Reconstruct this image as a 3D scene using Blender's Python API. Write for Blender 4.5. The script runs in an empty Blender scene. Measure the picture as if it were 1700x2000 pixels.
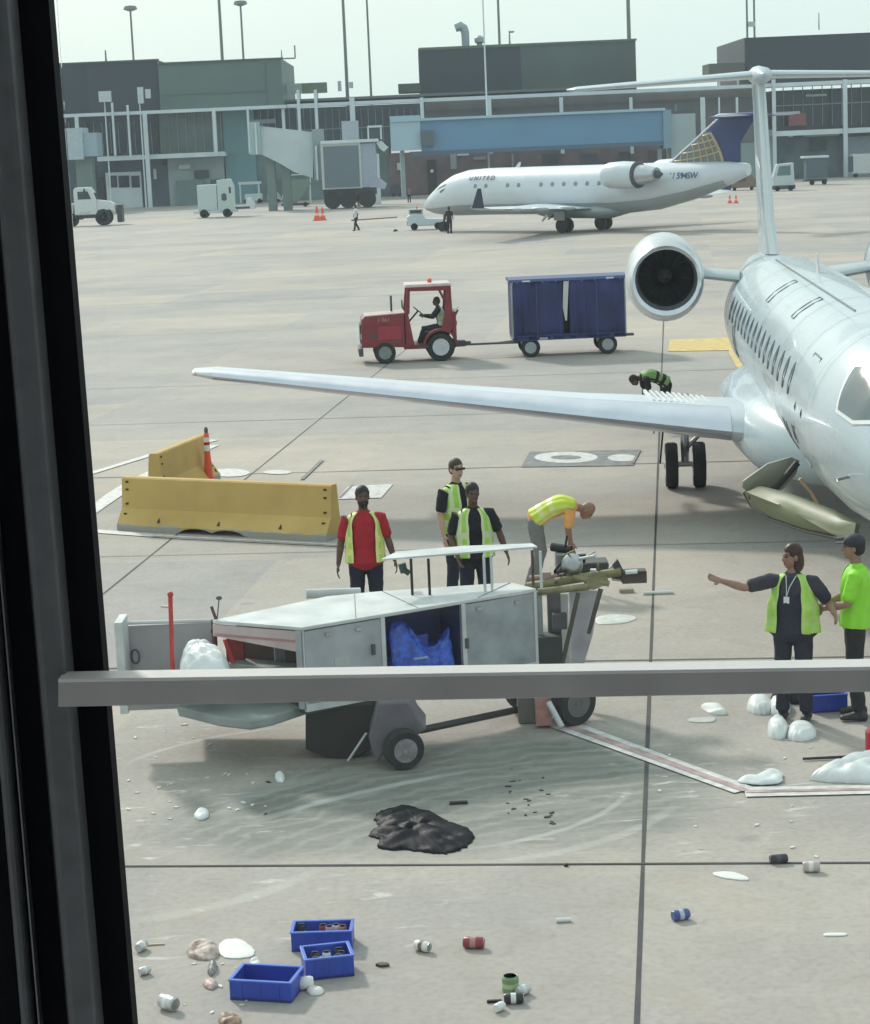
import bpy, bmesh, math, random
from mathutils import Vector, Matrix
R = math.radians
rnd = random.Random(7)
SC = bpy.context.scene
COL = SC.collection

# ------------------------------------------------------------------ camera
CAM_H = 5.7
FPX = 4200.0
PITCH = math.atan(715 / FPX)
ROLL = 0.043
_r0, _u0 = Vector((1, 0, 0)), Vector((0, math.sin(PITCH), math.cos(PITCH)))
_f = Vector((0, math.cos(PITCH), -math.sin(PITCH)))
_r = math.cos(ROLL) * _r0 - math.sin(ROLL) * _u0
_u = math.sin(ROLL) * _r0 + math.cos(ROLL) * _u0
_C = Vector((0, 0, CAM_H))
cd = bpy.data.cameras.new('camera')
cam = bpy.data.objects.new('camera', cd)
COL.objects.link(cam)
cd.sensor_fit = 'VERTICAL'
cd.angle = 2 * math.atan(1000 / FPX)
cd.clip_start = 0.05
cd.clip_end = 6000
M = Matrix((( _r.x, _u.x, -_f.x, 0), (_r.y, _u.y, -_f.y, 0), (_r.z, _u.z, -_f.z, CAM_H), (0, 0, 0, 1)))
cam.matrix_world = M
SC.camera = cam

def ray(px, py):
    return _f + _r * ((px - 850) / FPX) + _u * ((1000 - py) / FPX)
def G(px, py, z=0.0):
    d = ray(px, py); t = (z - CAM_H) / d.z
    return _C + d * t
def D(px, py, Y):
    d = ray(px, py)
    return _C + d * (Y / d.y)
def pix(p):
    v = Vector(p) - _C; w = v.dot(_f)
    return 850 + FPX * v.dot(_r) / w, 1000 - FPX * v.dot(_u) / w

HAZE = 0.00038
# ------------------------------------------------------------------ light
SUN_EL, SUN_AZ = R(34), math.atan2(-1.5, 3.0)       # azimuth measured from +Y towards +X
w = bpy.data.worlds.new('World'); SC.world = w; w.use_nodes = True
nt = w.node_tree; nt.nodes.clear()
out = nt.nodes.new('ShaderNodeOutputWorld'); bg = nt.nodes.new('ShaderNodeBackground')
sky = nt.nodes.new('ShaderNodeTexSky'); sky.sky_type = 'NISHITA'; sky.sun_disc = False
sky.sun_elevation = SUN_EL; sky.sun_rotation = SUN_AZ
sky.air_density = 1.0; sky.dust_density = 5.0; sky.ozone_density = 0.6
mx = nt.nodes.new('ShaderNodeMix'); mx.data_type = 'RGBA'; mx.blend_type = 'MIX'
mx.inputs[0].default_value = 0.84
mx.inputs[7].default_value = (6.7, 8.1, 8.0, 1)
nt.links.new(sky.outputs[0], mx.inputs[6])
nt.links.new(mx.outputs[2], bg.inputs[0]); bg.inputs[1].default_value = 0.124
nt.links.new(bg.outputs[0], out.inputs[0])
sl = bpy.data.lights.new('sun', 'SUN'); sl.energy = 2.6; sl.angle = R(5); sl.color = (1, .95, .88)
so = bpy.data.objects.new('sun', sl); COL.objects.link(so)
sd = Vector((math.sin(SUN_AZ) * math.cos(SUN_EL), math.cos(SUN_AZ) * math.cos(SUN_EL), math.sin(SUN_EL)))
so.rotation_euler = sd.to_track_quat('Z', 'Y').to_euler()
so.location = (0, 0, 60)
SC.view_settings.view_transform = 'Standard'; SC.view_settings.look = 'None'
SC.view_settings.exposure = 0.10; SC.view_settings.gamma = 1.0

# ------------------------------------------------------------------ materials
MATS = {}
def mat(name, col, rough=.6, metal=0., var=.12, scale=6., bump=0., spec=.5, coat=0., col2=None, alpha=1.):
    if name in MATS: return MATS[name]
    m = bpy.data.materials.new(name); m.use_nodes = True
    n = m.node_tree.nodes; l = m.node_tree.links; b = n['Principled BSDF']
    b.inputs['Roughness'].default_value = rough; b.inputs['Metallic'].default_value = metal
    b.inputs['Specular IOR Level'].default_value = spec; b.inputs['Coat Weight'].default_value = coat
    tc = n.new('ShaderNodeTexCoord'); nz = n.new('ShaderNodeTexNoise')
    nz.inputs['Scale'].default_value = scale; nz.inputs['Detail'].default_value = 5
    l.new(tc.outputs['Object'], nz.inputs['Vector'])
    rp = n.new('ShaderNodeValToRGB'); rp.color_ramp.elements[0].position = .3; rp.color_ramp.elements[1].position = .7
    a = [max(0, c * (1 - var)) for c in col]; bb = list(col2) if col2 else [min(1, c * (1 + var)) for c in col]
    rp.color_ramp.elements[0].color = (*a, 1); rp.color_ramp.elements[1].color = (*bb, 1)
    l.new(nz.outputs[0], rp.inputs[0]); l.new(rp.outputs[0], b.inputs['Base Color'])
    mr = n.new('ShaderNodeMapRange'); mr.inputs[3].default_value = max(.02, rough - .08); mr.inputs[4].default_value = min(1, rough + .1)
    l.new(nz.outputs[0], mr.inputs[0]); l.new(mr.outputs[0], b.inputs['Roughness'])
    if bump:
        bp = n.new('ShaderNodeBump'); bp.inputs['Strength'].default_value = bump; bp.inputs['Distance'].default_value = .02
        l.new(nz.outputs[0], bp.inputs['Height']); l.new(bp.outputs[0], b.inputs['Normal'])
    MATS[name] = m
    return m

# ------------------------------------------------------------------ mesh builder
def axes(d):
    d = Vector(d).normalized()
    a = Vector((0, 0, 1)).cross(d)
    if a.length < 1e-3: a = Vector((1, 0, 0))
    a.normalize(); return a, d.cross(a)
class MB:
    def __init__(s): s.bm = bmesh.new(); s.mi = 0
    def face(s, vs):
        try:
            f = s.bm.faces.new(vs); f.material_index = s.mi; return f
        except ValueError: return None
    def poly(s, pts):
        s.face([s.bm.verts.new(p) for p in pts]); return s
    def box(s, c, d, rz=0., rot=None):
        Rm = rot if rot is not None else Matrix.Rotation(rz, 3, 'Z')
        v = [s.bm.verts.new(Vector(c) + Rm @ Vector((x * d[0] / 2, y * d[1] / 2, z * d[2] / 2))) for x in (-1, 1) for y in (-1, 1) for z in (-1, 1)]
        for q in ((0, 1, 3, 2), (4, 6, 7, 5), (0, 4, 5, 1), (2, 3, 7, 6), (0, 2, 6, 4), (1, 5, 7, 3)): s.face([v[i] for i in q])
        return s
    def rings(s, rs, cap=True, closed=True):
        V = [[s.bm.verts.new(p) for p in r] for r in rs]
        for a, b in zip(V, V[1:]):
            n = len(a)
            for i in range(n if closed else n - 1): s.face([a[i], a[(i + 1) % n], b[(i + 1) % n], b[i]])
        if cap and closed: s.face(V[0][::-1]); s.face(V[-1])
        return s
    def tube(s, p0, p1, r0, r1=None, n=10, cap=True):
        r1 = r0 if r1 is None else r1
        p0, p1 = Vector(p0), Vector(p1); a, b = axes(p1 - p0)
        rr = [[p + (a * math.cos(t) + b * math.sin(t)) * r for t in [2 * math.pi * i / n for i in range(n)]] for p, r in ((p0, r0), (p1, r1))]
        return s.rings(rr, cap)
    def path(s, pts, r, n=8):
        pts = [Vector(p) for p in pts]; rs = []; a = None
        for i, p in enumerate(pts):
            d = (pts[min(i + 1, len(pts) - 1)] - pts[max(i - 1, 0)]).normalized()
            if a is None: a, b = axes(d)
            else: a = (a - d * a.dot(d)).normalized(); b = d.cross(a)
            rad = r[i] if isinstance(r, (list, tuple)) else r
            rs.append([p + (a * math.cos(t) + b * math.sin(t)) * rad for t in [2 * math.pi * k / n for k in range(n)]])
        return s.rings(rs)
    def lathe(s, prof, c=(0, 0, 0), axis=(0, 0, 1), n=24, cap=True):
        a, b = axes(axis); d = Vector(axis).normalized(); c = Vector(c)
        rs = [[c + d * h + (a * math.cos(t) + b * math.sin(t)) * max(r, 1e-4) for t in [2 * math.pi * i / n for i in range(n)]] for r, h in prof]
        return s.rings(rs, cap)
    def prism(s, pts, vec):
        vec = Vector(vec); a = [Vector(p) for p in pts]
        return s.rings([a, [p + vec for p in a]])
    def ell(s, c, r, n=12, m=8, rot=None):
        c = Vector(c); rs = []
        for j in range(m + 1):
            ph = -math.pi / 2 + math.pi * (j + .001 if j == 0 else j - .001 if j == m else j) / m
            ring = []
            for i in range(n):
                t = 2 * math.pi * i / n
                v = Vector((r[0] * math.cos(ph) * math.cos(t), r[1] * math.cos(ph) * math.sin(t), r[2] * math.sin(ph)))
                ring.append(c + (rot @ v if rot is not None else v))
            rs.append(ring)
        return s.rings(rs)
    def build(s, name, m, parent=None, world=False, smooth=False, bevel=0., tagd=None):
        bmesh.ops.remove_doubles(s.bm, verts=s.bm.verts, dist=1e-5)
        bmesh.ops.recalc_face_normals(s.bm, faces=s.bm.faces)
        me = bpy.data.meshes.new(name); s.bm.to_mesh(me); s.bm.free()
        ms = m if isinstance(m, (list, tuple)) else [m]
        for x in ms: me.materials.append(x)
        if world and parent is not None:
            me.transform(wmat(parent).inverted())
        if smooth:
            for p in me.polygons: p.use_smooth = True
            try: me.set_sharp_from_angle(angle=R(smooth if smooth is not True else 40))
            except Exception: pass
        o = bpy.data.objects.new(name, me); COL.objects.link(o)
        if parent is not None: o.parent = parent
        if bevel:
            b = o.modifiers.new('bevel', 'BEVEL'); b.width = bevel; b.segments = 2; b.limit_method = 'ANGLE'; b.angle_limit = R(40)
        if tagd: tag(o, **tagd)
        return o
def wmat(o):
    m = o.matrix_basis.copy()
    while o.parent is not None:
        o = o.parent; m = o.matrix_basis @ m
    return m
def tag(o, label=None, cat=None, group=None, kind=None):
    if label: o['label'] = label
    if cat: o['category'] = cat
    if group: o['group'] = group
    if kind: o['kind'] = kind
    return o
def thing(name, label, cat, loc=(0, 0, 0), rz=0., group=None, sc=1.):
    o = bpy.data.objects.new(name, None); COL.objects.link(o); o.empty_display_size = .3
    o.location = loc; o.rotation_euler = (0, 0, rz); o.scale = (sc, sc, sc)
    return tag(o, label, cat, group)
def kids(o): return [c for c in COL.objects if c.parent is o]
def copy_tree(o, parent=None):
    c = o.copy(); COL.objects.link(c)
    if parent is not None: c.parent = parent
    for ch in kids(o): copy_tree(ch, c)
    return c
def text_part(body, name, m, parent, mtx, size, ext=.002, align='CENTER'):
    cu = bpy.data.curves.new(name, 'FONT'); cu.body = body; cu.size = size; cu.extrude = ext; cu.align_x = align; cu.align_y = 'CENTER'
    t = bpy.data.objects.new(name, cu); COL.objects.link(t)
    dg = bpy.context.evaluated_depsgraph_get()
    me = bpy.data.meshes.new_from_object(t.evaluated_get(dg)); bpy.data.objects.remove(t)
    me.transform(mtx); me.materials.clear(); me.materials.append(m)
    o = bpy.data.objects.new(name, me); COL.objects.link(o); o.parent = parent
    return o

# palette
white = mat('white_paint', (.72, .73, .72), .35, var=.05)
offwhite = mat('off_white_paint', (.55, .57, .57), .5, var=.1)
greyp = mat('grey_paint', (.32, .34, .36), .5, var=.1)
dgrey = mat('dark_grey_paint', (.07, .075, .085), .55)
rubber = mat('tyre_rubber', (.025, .025, .027), .85, var=.3, scale=12)
steel = mat('steel', (.45, .46, .47), .35, 1., var=.15)
chrome = mat('polished_metal', (.75, .77, .8), .16, 1., var=.05)
black = mat('black', (.012, .012, .014), .5)
glassd = mat('dark_glass', (.02, .035, .045), .08, var=.2, spec=.8)
redp = mat('red_paint', (.20, .016, .026), .4, var=.2, coat=.3)
bluep = mat('blue_plastic', (.012, .055, .42), .35, var=.12)
orange = mat('orange_plastic', (.75, .10, .04), .5)
yellow = mat('yellow_paint', (.62, .40, .09), .6)

# ------------------------------------------------------------------ ground
def ground_mat():
    m = bpy.data.materials.new('apron_concrete'); m.use_nodes = True
    n = m.node_tree.nodes; l = m.node_tree.links; b = n['Principled BSDF']
    tc = n.new('ShaderNodeTexCoord')
    def noise(scale, det=6, vec=None, dist=0., rough=.55):
        z = n.new('ShaderNodeTexNoise'); z.inputs['Scale'].default_value = scale; z.inputs['Detail'].default_value = det
        z.inputs['Distortion'].default_value = dist; z.inputs['Roughness'].default_value = rough
        l.new(vec if vec is not None else tc.outputs['Object'], z.inputs['Vector']); return z.outputs[0]
    def ramp(i, a, c, ca=(0, 0, 0, 1), cc=(1, 1, 1, 1)):
        r = n.new('ShaderNodeValToRGB'); r.color_ramp.elements[0].position = a; r.color_ramp.elements[1].position = c
        r.color_ramp.elements[0].color = ca; r.color_ramp.elements[1].color = cc; l.new(i, r.inputs[0]); return r.outputs[0]
    def mix(f, a, c, bt='MIX'):
        x = n.new('ShaderNodeMix'); x.data_type = 'RGBA'; x.blend_type = bt
        if isinstance(f, float): x.inputs[0].default_value = f
        else: l.new(f, x.inputs[0])
        for s, v in ((6, a), (7, c)):
            if isinstance(v, tuple): x.inputs[s].default_value = v
            else: l.new(v, x.inputs[s])
        return x.outputs[2]
    def math_(op, a, c=None, clamp=False):
        x = n.new('ShaderNodeMath'); x.operation = op; x.use_clamp = clamp
        for s, v in ((0, a), (1, c)):
            if v is None: continue
            if isinstance(v, (int, float)): x.inputs[s].default_value = v
            else: l.new(v, x.inputs[s])
        return x.outputs[0]
    def mapping(loc=(0, 0, 0), rot=0., scale=(1, 1, 1)):
        x = n.new('ShaderNodeMapping'); x.inputs[1].default_value = loc; x.inputs[2].default_value = (0, 0, rot); x.inputs[3].default_value = scale
        l.new(tc.outputs['Object'], x.inputs[0]); return x.outputs[0]
    base = mix(ramp(noise(.09, 3), .35, .65), (.365, .335, .315, 1), (.455, .405, .36, 1))
    base = mix(ramp(noise(.5, 7), .38, .62), base, mix(1., base, (.89, .905, .93, 1), 'MULTIPLY'))
    base = mix(ramp(noise(1.7, 8, None, .6), .52, .66), base, mix(1., base, (.93, .925, .91, 1), 'MULTIPLY'))
    base = mix(ramp(noise(3.3, 8, mapping((7, 1, 0)), .4), .56, .64), base, mix(1., base, (1.06, 1.06, 1.06, 1), 'MULTIPLY'))
    # slabs: each a slightly different tone (brick texture aligned with the joints)
    br = n.new('ShaderNodeTexBrick'); l.new(mapping((-SLAB[0], -SLAB[1], 0), SLAB_ROT), br.inputs['Vector'])
    br.offset = 0; br.inputs['Scale'].default_value = 1; br.inputs['Mortar Size'].default_value = 0
    br.inputs['Brick Width'].default_value = 7.3; br.inputs['Row Height'].default_value = 6.6
    br.inputs['Color1'].default_value = (1.10, 1.06, 1.0, 1); br.inputs['Color2'].default_value = (.87, .90, .94, 1)
    base = mix(1., base, br.outputs[0], 'MULTIPLY')
    # long dark rubber drift across the apron
    base = mix(ramp(noise(1., 4, mapping(scale=(.03, .22, 1))), .5, .68), base, mix(1., base, (.90, .91, .92, 1), 'MULTIPLY'))
    # fine speckle and white scuffs
    base = mix(ramp(noise(16, 4), .45, .75), base, mix(1., base, (.84, .84, .83, 1), 'MULTIPLY'))
    sc1 = ramp(noise(1., 7, mapping(scale=(2.2, 7., 1)), .6, .62), .60, .70)
    def region(cx, cy, rx, ry, rot, soft=.35, wob=.5):
        c = mapping((0, 0, 0), 0)
        sx = n.new('ShaderNodeSeparateXYZ'); l.new(c, sx.inputs[0])
        dx = math_('SUBTRACT', sx.outputs[0], cx); dy = math_('SUBTRACT', sx.outputs[1], cy)
        ca, sa = math.cos(rot), math.sin(rot)
        u = math_('ADD', math_('MULTIPLY', dx, ca / rx), math_('MULTIPLY', dy, sa / rx))
        v = math_('ADD', math_('MULTIPLY', dx, -sa / ry), math_('MULTIPLY', dy, ca / ry))
        d = math_('SQRT', math_('ADD', math_('MULTIPLY', u, u), math_('MULTIPLY', v, v)))
        d = math_('ADD', d, math_('MULTIPLY', math_('SUBTRACT', noise(.9, 5), .5), wob))
        x = n.new('ShaderNodeMapRange'); x.inputs[1].default_value = 1 + soft; x.inputs[2].default_value = 1 - soft; x.clamp = True
        l.new(d, x.inputs[0]); return x.outputs[0]
    p = G(960, 1540); wet = region(p.x, p.y, 2.0, 1.7, .2, .2, .9)
    p = G(700, 1580); wet2 = region(p.x, p.y, 1.7, 1.1, .35, .2, .8)
    wets = math_('MAXIMUM', wet, wet2)
    streak = ramp(noise(1., 6, mapping(scale=(.7, 6., 1), rot=.25), .8), .40, .60)
    base = mix(math_('MULTIPLY', wets, .95), base, mix(streak, mix(1., base, (.40, .465, .455, 1), 'MULTIPLY'), mix(1., base, (.54, .60, .58, 1), 'MULTIPLY')))
    p = G(330, 1560); s1 = region(p.x, p.y, 1.3, 3.2, 0, .4, .8)
    p = G(1330, 1560); s2 = region(p.x, p.y, 1.5, 1.6, .3, .4, .8)
    p = G(450, 1790); s3 = region(p.x, p.y, 1.6, 1.0, 0, .4, .8)
    sm = math_('MULTIPLY', math_('MAXIMUM', math_('MAXIMUM', s1, s2), s3), sc1)
    base = mix(math_('MULTIPLY', sm, .75), base, (.66, .66, .62, 1))
    ds = ramp(noise(1., 6, mapping(scale=(1.6, 6., 1), loc=(9, 3, 0)), .5), .62, .72)
    base = mix(math_('MULTIPLY', math_('MULTIPLY', ds, math_('MAXIMUM', s2, wets)), .5), base, (.13, .14, .14, 1))
    def arc(pts, wd, L=None, fade=1.):
        (x1, y1), (x2, y2), (x3, y3) = [tuple(G(*q).xy) for q in pts]
        A2 = 2 * (x1 * (y2 - y3) + x2 * (y3 - y1) + x3 * (y1 - y2)); s1_, s2_, s3_ = x1 * x1 + y1 * y1, x2 * x2 + y2 * y2, x3 * x3 + y3 * y3
        cx = (s1_ * (y2 - y3) + s2_ * (y3 - y1) + s3_ * (y1 - y2)) / A2; cy = (s1_ * (x3 - x2) + s2_ * (x1 - x3) + s3_ * (x2 - x1)) / A2
        rad = math.hypot(x1 - cx, y1 - cy); L = L or math.hypot(x3 - x1, y3 - y1) / 2
        sx = n.new('ShaderNodeSeparateXYZ'); l.new(tc.outputs['Object'], sx.inputs[0])
        def dist(px_, py_):
            dx = math_('SUBTRACT', sx.outputs[0], px_); dy = math_('SUBTRACT', sx.outputs[1], py_)
            return math_('SQRT', math_('ADD', math_('MULTIPLY', dx, dx), math_('MULTIPLY', dy, dy)))
        d = math_('ABSOLUTE', math_('SUBTRACT', dist(cx, cy), rad)); d = math_('ADD', d, math_('MULTIPLY', math_('SUBTRACT', noise(2.5, 5), .5), wd * .9))
        q = n.new('ShaderNodeMapRange'); q.inputs[1].default_value = wd; q.inputs[2].default_value = wd * .35; q.clamp = True; l.new(d, q.inputs[0])
        e_ = n.new('ShaderNodeMapRange'); e_.inputs[1].default_value = L * 1.1; e_.inputs[2].default_value = L * .6; e_.clamp = True; l.new(dist((x1 + x3) / 2, (y1 + y3) / 2), e_.inputs[0])
        return math_('MULTIPLY', math_('MULTIPLY', q.outputs[0], e_.outputs[0]), fade), dist(cx, cy)
    # curved tyre marks left by the spinning cart, pale and dark; plus the parked jet's shadow painted on
    for pts, wd, cc, fd in (([(505, 1603), (700, 1549), (905, 1508)], .07, (.60, .62, .60, 1), .38), ([(420, 1600), (620, 1520), (760, 1500)], .12, (.30, .31, .30, 1), .5),
                            ([(900, 1660), (1100, 1620), (1230, 1540)], .05, (.62, .62, .60, 1), .28), ([(940, 1650), (1120, 1600), (1220, 1530)], .05, (.22, .23, .23, 1), .6), ([(880, 1690), (1150, 1650), (1330, 1560)], .08, (.60, .60, .57, 1), .22),
                            ([(250, 1490), (380, 1448), (560, 1420)], .05, (.66, .66, .62, 1), .35), ([(250, 1800), (420, 1770), (620, 1700)], .10, (.60, .60, .57, 1), .25),
                            ([(250, 605), (480, 600), (760, 545)], .35, (.27, .27, .27, 1), .45), ([(170, 560), (300, 556), (420, 562)], .3, (.25, .25, .25, 1), .4), ([(860, 500), (1100, 478), (1350, 466)], .5, (.24, .24, .24, 1), .5),  # last arc darkens the apron as the parked jet's shadow
                            ([(700, 640), (1000, 720), (1300, 735)], .25, (.30, .30, .30, 1), .4), ([(300, 800), (600, 830), (900, 800)], .22, (.32, .31, .30, 1), .35)):
        msk, _d = arc(pts, wd, None, fd); base = mix(msk, base, cc)
    c0 = G(800, 1400); _m, rr_ = arc([(505, 1603), (700, 1549), (905, 1508)], .05)
    wv = math_('SINE', math_('ADD', math_('MULTIPLY', rr_, 26.), math_('MULTIPLY', noise(1.6, 5), 16.)))
    wvm = ramp(math_('ADD', math_('MULTIPLY', wv, .5), math_('MULTIPLY', noise(5, 5), .8)), .45, .95)
    base = mix(math_('MULTIPLY', math_('MULTIPLY', wvm, wets), .22), base, (.46, .47, .46, 1))
    # oil spots
    vo = n.new('ShaderNodeTexVoronoi'); vo.inputs['Scale'].default_value = .55; l.new(tc.outputs['Object'], vo.inputs['Vector'])
    spot = ramp(math_('ADD', vo.outputs['Distance'], math_('MULTIPLY', noise(6, 3), .08)), .07, .11, (1, 1, 1, 1), (0, 0, 0, 1))
    base = mix(math_('MULTIPLY', spot, .35), base, (.16, .15, .15, 1))
    # rust / spill tints
    base = mix(math_('MULTIPLY', ramp(noise(.8, 4, mapping((5, 2, 0))), .58, .75), .3), base, (.44, .34, .25, 1))
    l.new(base, b.inputs['Base Color'])
    rg = n.new('ShaderNodeMapRange'); rg.inputs[3].default_value = .85; rg.inputs[4].default_value = .70
    l.new(wets, rg.inputs[0]); l.new(rg.outputs[0], b.inputs['Roughness'])
    bp = n.new('ShaderNodeBump'); bp.inputs['Strength'].default_value = .25; bp.inputs['Distance'].default_value = .01
    l.new(noise(9, 8), bp.inputs['Height']); l.new(bp.outputs[0], b.inputs['Normal'])
    return m
SLAB = G(1256, 1688)              # where the two main joints cross
SLAB_ROT = math.atan2(.118, 1.0)
m = MB(); nx = 24
for i in range(nx):
    pass
m.poly([(-3000, -60, 0), (3000, -60, 0), (3000, 3500, 0), (-3000, 3500, 0)])
tag(m.build('ground', ground_mat()), 'pale concrete airport apron with joints and stains', 'ground', kind='structure')

jm = mat('joint_sealant', (.05, .05, .052), .8, var=.4, scale=3)
m = MB()
def strip(mb, a, b, w, z):
    a, b = Vector(a), Vector(b); d = (b - a); d.z = 0; d.normalize(); s = Vector((-d.y, d.x, 0)) * w / 2
    k = max(1, int((b - a).length / 1.2)); L = []
    for i in range(k + 1):
        p = a.lerp(b, i / k); j = rnd.uniform(.75, 1.2)
        L.append((p - s * j, p + s * j))
    for (p0, q0), (p1, q1) in zip(L, L[1:]):
        mb.poly([(p0.x, p0.y, z), (p1.x, p1.y, z), (q1.x, q1.y, z), (q0.x, q0.y, z)])
ud = (G(1295, 620) - G(1236, 1990)).normalized()          # long joints
vd = Vector((ud.y, -ud.x, 0))
O0 = G(1256, 1688)
for k, wd in ((-1, .03), (0, .036), (1, .03), (2, .03), (3, .03)):
    strip(m, O0 + vd * 7.3 * k - ud * 12, O0 + vd * 7.3 * k + ud * (110 if k == 0 else 60), wd, .004)
h1 = G(250, 1692); 
for py, wd in ((1688, .03), (1290, .028), (1065, .02), (906, .04), (800, .03), (727, .03), (560, .04)):
    c = G(1256, py); c = O0 + ud * (c - O0).dot(ud)
    strip(m, c - vd * 60, c + vd * 60, wd, .0075)
tag(m.build('pavement_joints', jm), kind='structure')

paint_w = mat('white_marking', (.50, .49, .48), .6, scale=9, col2=(.72, .70, .69))
paint_r = mat('pink_marking', (.40, .29, .28), .7, var=.35, scale=6)
paint_y = mat('yellow_marking', (.60, .44, .16), .7, var=.2, scale=4)
paint_g = mat('grey_marking', (.20, .20, .20), .8, var=.3, scale=5)
m = MB()
def line_px(mb, pts, w, z=.011):
    P = [G(*p) for p in pts]
    for a, b in zip(P, P[1:]): strip(mb, a, b, w, z)
def poly_px(mb, pts, z):
    mb.poly([G(x, y, z) for x, y in pts])
# boundary line: white / pink / white
line_px(m, [(1040, 1395), (1455, 1546)], .26, .012); line_px(m, [(1455, 1549), (1760, 1543)], .26, .0125)
m.mi = 1
line_px(m, [(1040, 1395), (1457, 1547)], .10, .016); line_px(m, [(1457, 1549), (1760, 1543)], .07, .0165)
m.mi = 0
line_px(m, [(100, 1032), (340, 1050), (700, 1068)], .2, .012)
m.mi = 1
line_px(m, [(300, 1049), (690, 1068)], .06, .016)
m.mi = 0
line_px(m, [(150, 1020), (262, 940), (420, 870)], .28, .012); line_px(m, [(130, 940), (300, 888), (420, 860)], .22, .013)
poly_px(m, [(680, 950), (768, 945), (745, 972), (658, 975)], .012)
def disc_px(mb, px, py, rx, ry, z, k=28):
    mb.poly([G(px + rx * math.cos(2 * math.pi * i / k), py + ry * math.sin(2 * math.pi * i / k), z) for i in range(k)])
disc_px(m, 448, 923, 40, 8, .012); disc_px(m, 542, 922, 28, 4, .012)
disc_px(m, 1106, 893, 62, 11, .016); disc_px(m, 1216, 894, 29, 7, .016)
m.mi = 2
poly_px(m, [(1308, 663), (1425, 659), (1430, 684), (1305, 686)], .012)
poly_px(m, [(1425, 657), (1440, 690), (1455, 720), (1440, 718), (1424, 690)], .0125)
m.mi = 3
poly_px(m, [(1035, 882), (1250, 878), (1238, 909), (1018, 912)], .012)
disc_px(m, 1106, 893, 30, 4, .020)
line_px(m, [(1250, 880), (1236, 907)], .05, .02); line_px(m, [(630, 900), (590, 938)], .07, .02); line_px(m, [(690, 948), (664, 974)], .05, .016)
tag(m.build('road_markings', [paint_w, paint_r, paint_y, paint_g]), kind='structure')
# ------------------------------------------------------------------ aircraft helpers
def sect(x, y, z, ry, rz, n=28, e=2.):
    r = []
    for i in range(n):
        t = 2 * math.pi * i / n
        c, s = math.cos(t), math.sin(t)
        r.append(Vector((x, y + ry * math.copysign(abs(c) ** (2 / e), c), z + rz * math.copysign(abs(s) ** (2 / e), s))))
    return r
def body_y(st, x, z):
    for a, b in zip(st, st[1:]):
        if b[0] <= x <= a[0]:
            t = (a[0] - x) / (a[0] - b[0]); ry = a[2] + (b[2] - a[2]) * t; rz = a[3] + (b[3] - a[3]) * t; zc = a[1] + (b[1] - a[1]) * t
            q = 1 - ((z - zc) / rz) ** 2
            return ry * math.sqrt(max(q, 0))
    return 0
def airfoil(le, te, th, n=9):
    """closed section from leading to trailing edge; th = thickness, up = +Z"""
    le, te = Vector(le), Vector(te); up = []; lo = []
    for i in range(n + 1):
        t = (i / n) ** 1.8; y = th / .2 * (.2969 * math.sqrt(t) - .126 * t - .3516 * t * t + .2843 * t ** 3 - .1015 * t ** 4)
        p = le.lerp(te, t); up.append(p + Vector((0, 0, y))); lo.append(p - Vector((0, 0, y * .7)))
    return up + lo[::-1][:-1][0:] if False else up + lo[1:-1][::-1]
def wheel(parent, c, rad, wid, axis=(0, 1, 0), rimm=None, world=False):
    a = Vector(axis).normalized(); c = Vector(c)
    t = MB().lathe([(rad * .62, -wid / 2), (rad * .93, -wid / 2), (rad, -wid * .28), (rad, wid * .28), (rad * .93, wid / 2), (rad * .62, wid / 2)], c, a, 24)
    w = t.build('wheel', rubber, parent, world=world, smooth=True)
    r = MB().lathe([(rad * .6, -wid * .53), (rad * .6, -wid * .53 + .004), (rad * .5, -wid * .40), (rad * .2, -wid * .42), (rad * .16, -wid * .56), (rad*.16, wid * .56), (rad * .2, wid * .42), (rad * .5, wid * .40), (rad * .6, wid * .53 - .004), (rad * .6, wid * .53)], c, a, 20)
    o = r.build('rim', rimm or offwhite, None, smooth=True)
    if world and parent is not None: o.data.transform(wmat(parent).inverted())
    o.parent = w
    k_ = MB()
    for i in range(6):
        t_ = math.pi * i / 3; e1, e2 = axes(a); q_ = c + (e1 * math.cos(t_) + e2 * math.sin(t_)) * rad * .36
        k_.tube(q_ - a * wid * .47, q_ + a * wid * .47, rad * .055, n=8)
    ko = k_.build('wheel_bolts', dgrey, None)
    if world and parent is not None: ko.data.transform(wmat(parent).inverted())
    ko.parent = w
    return w

plane_w = mat('aircraft_white', (.45, .53, .575), .28, var=.02, scale=1.2, coat=.3)
plane_g = mat('aircraft_light_grey', (.42, .48, .50), .35, var=.06, scale=1)
primer = mat('olive_primer', (.115, .13, .06), .5, var=.12, scale=2)
navy = mat('navy_paint', (.03, .045, .16), .35, var=.06, scale=1)
seal = mat('panel_seam', (.16, .18, .19), .6)

# ------------------------------------------------------------------ near jet (nose towards the camera)
PH = math.atan(.078)
g0 = G(1328, 952)                       # starboard main wheels
fw = Vector((-math.sin(PH), -math.cos(PH), 0)); stb = Vector((-math.cos(PH), math.sin(PH), 0))
cen = g0 - stb * 2.15
nose0 = cen + fw * 16.4
jet = thing('regional_jet', 'large white twin engine jet at right with nose towards the window', 'airplane', (nose0.x, nose0.y, 0), math.atan2(fw.y, fw.x))
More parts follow.
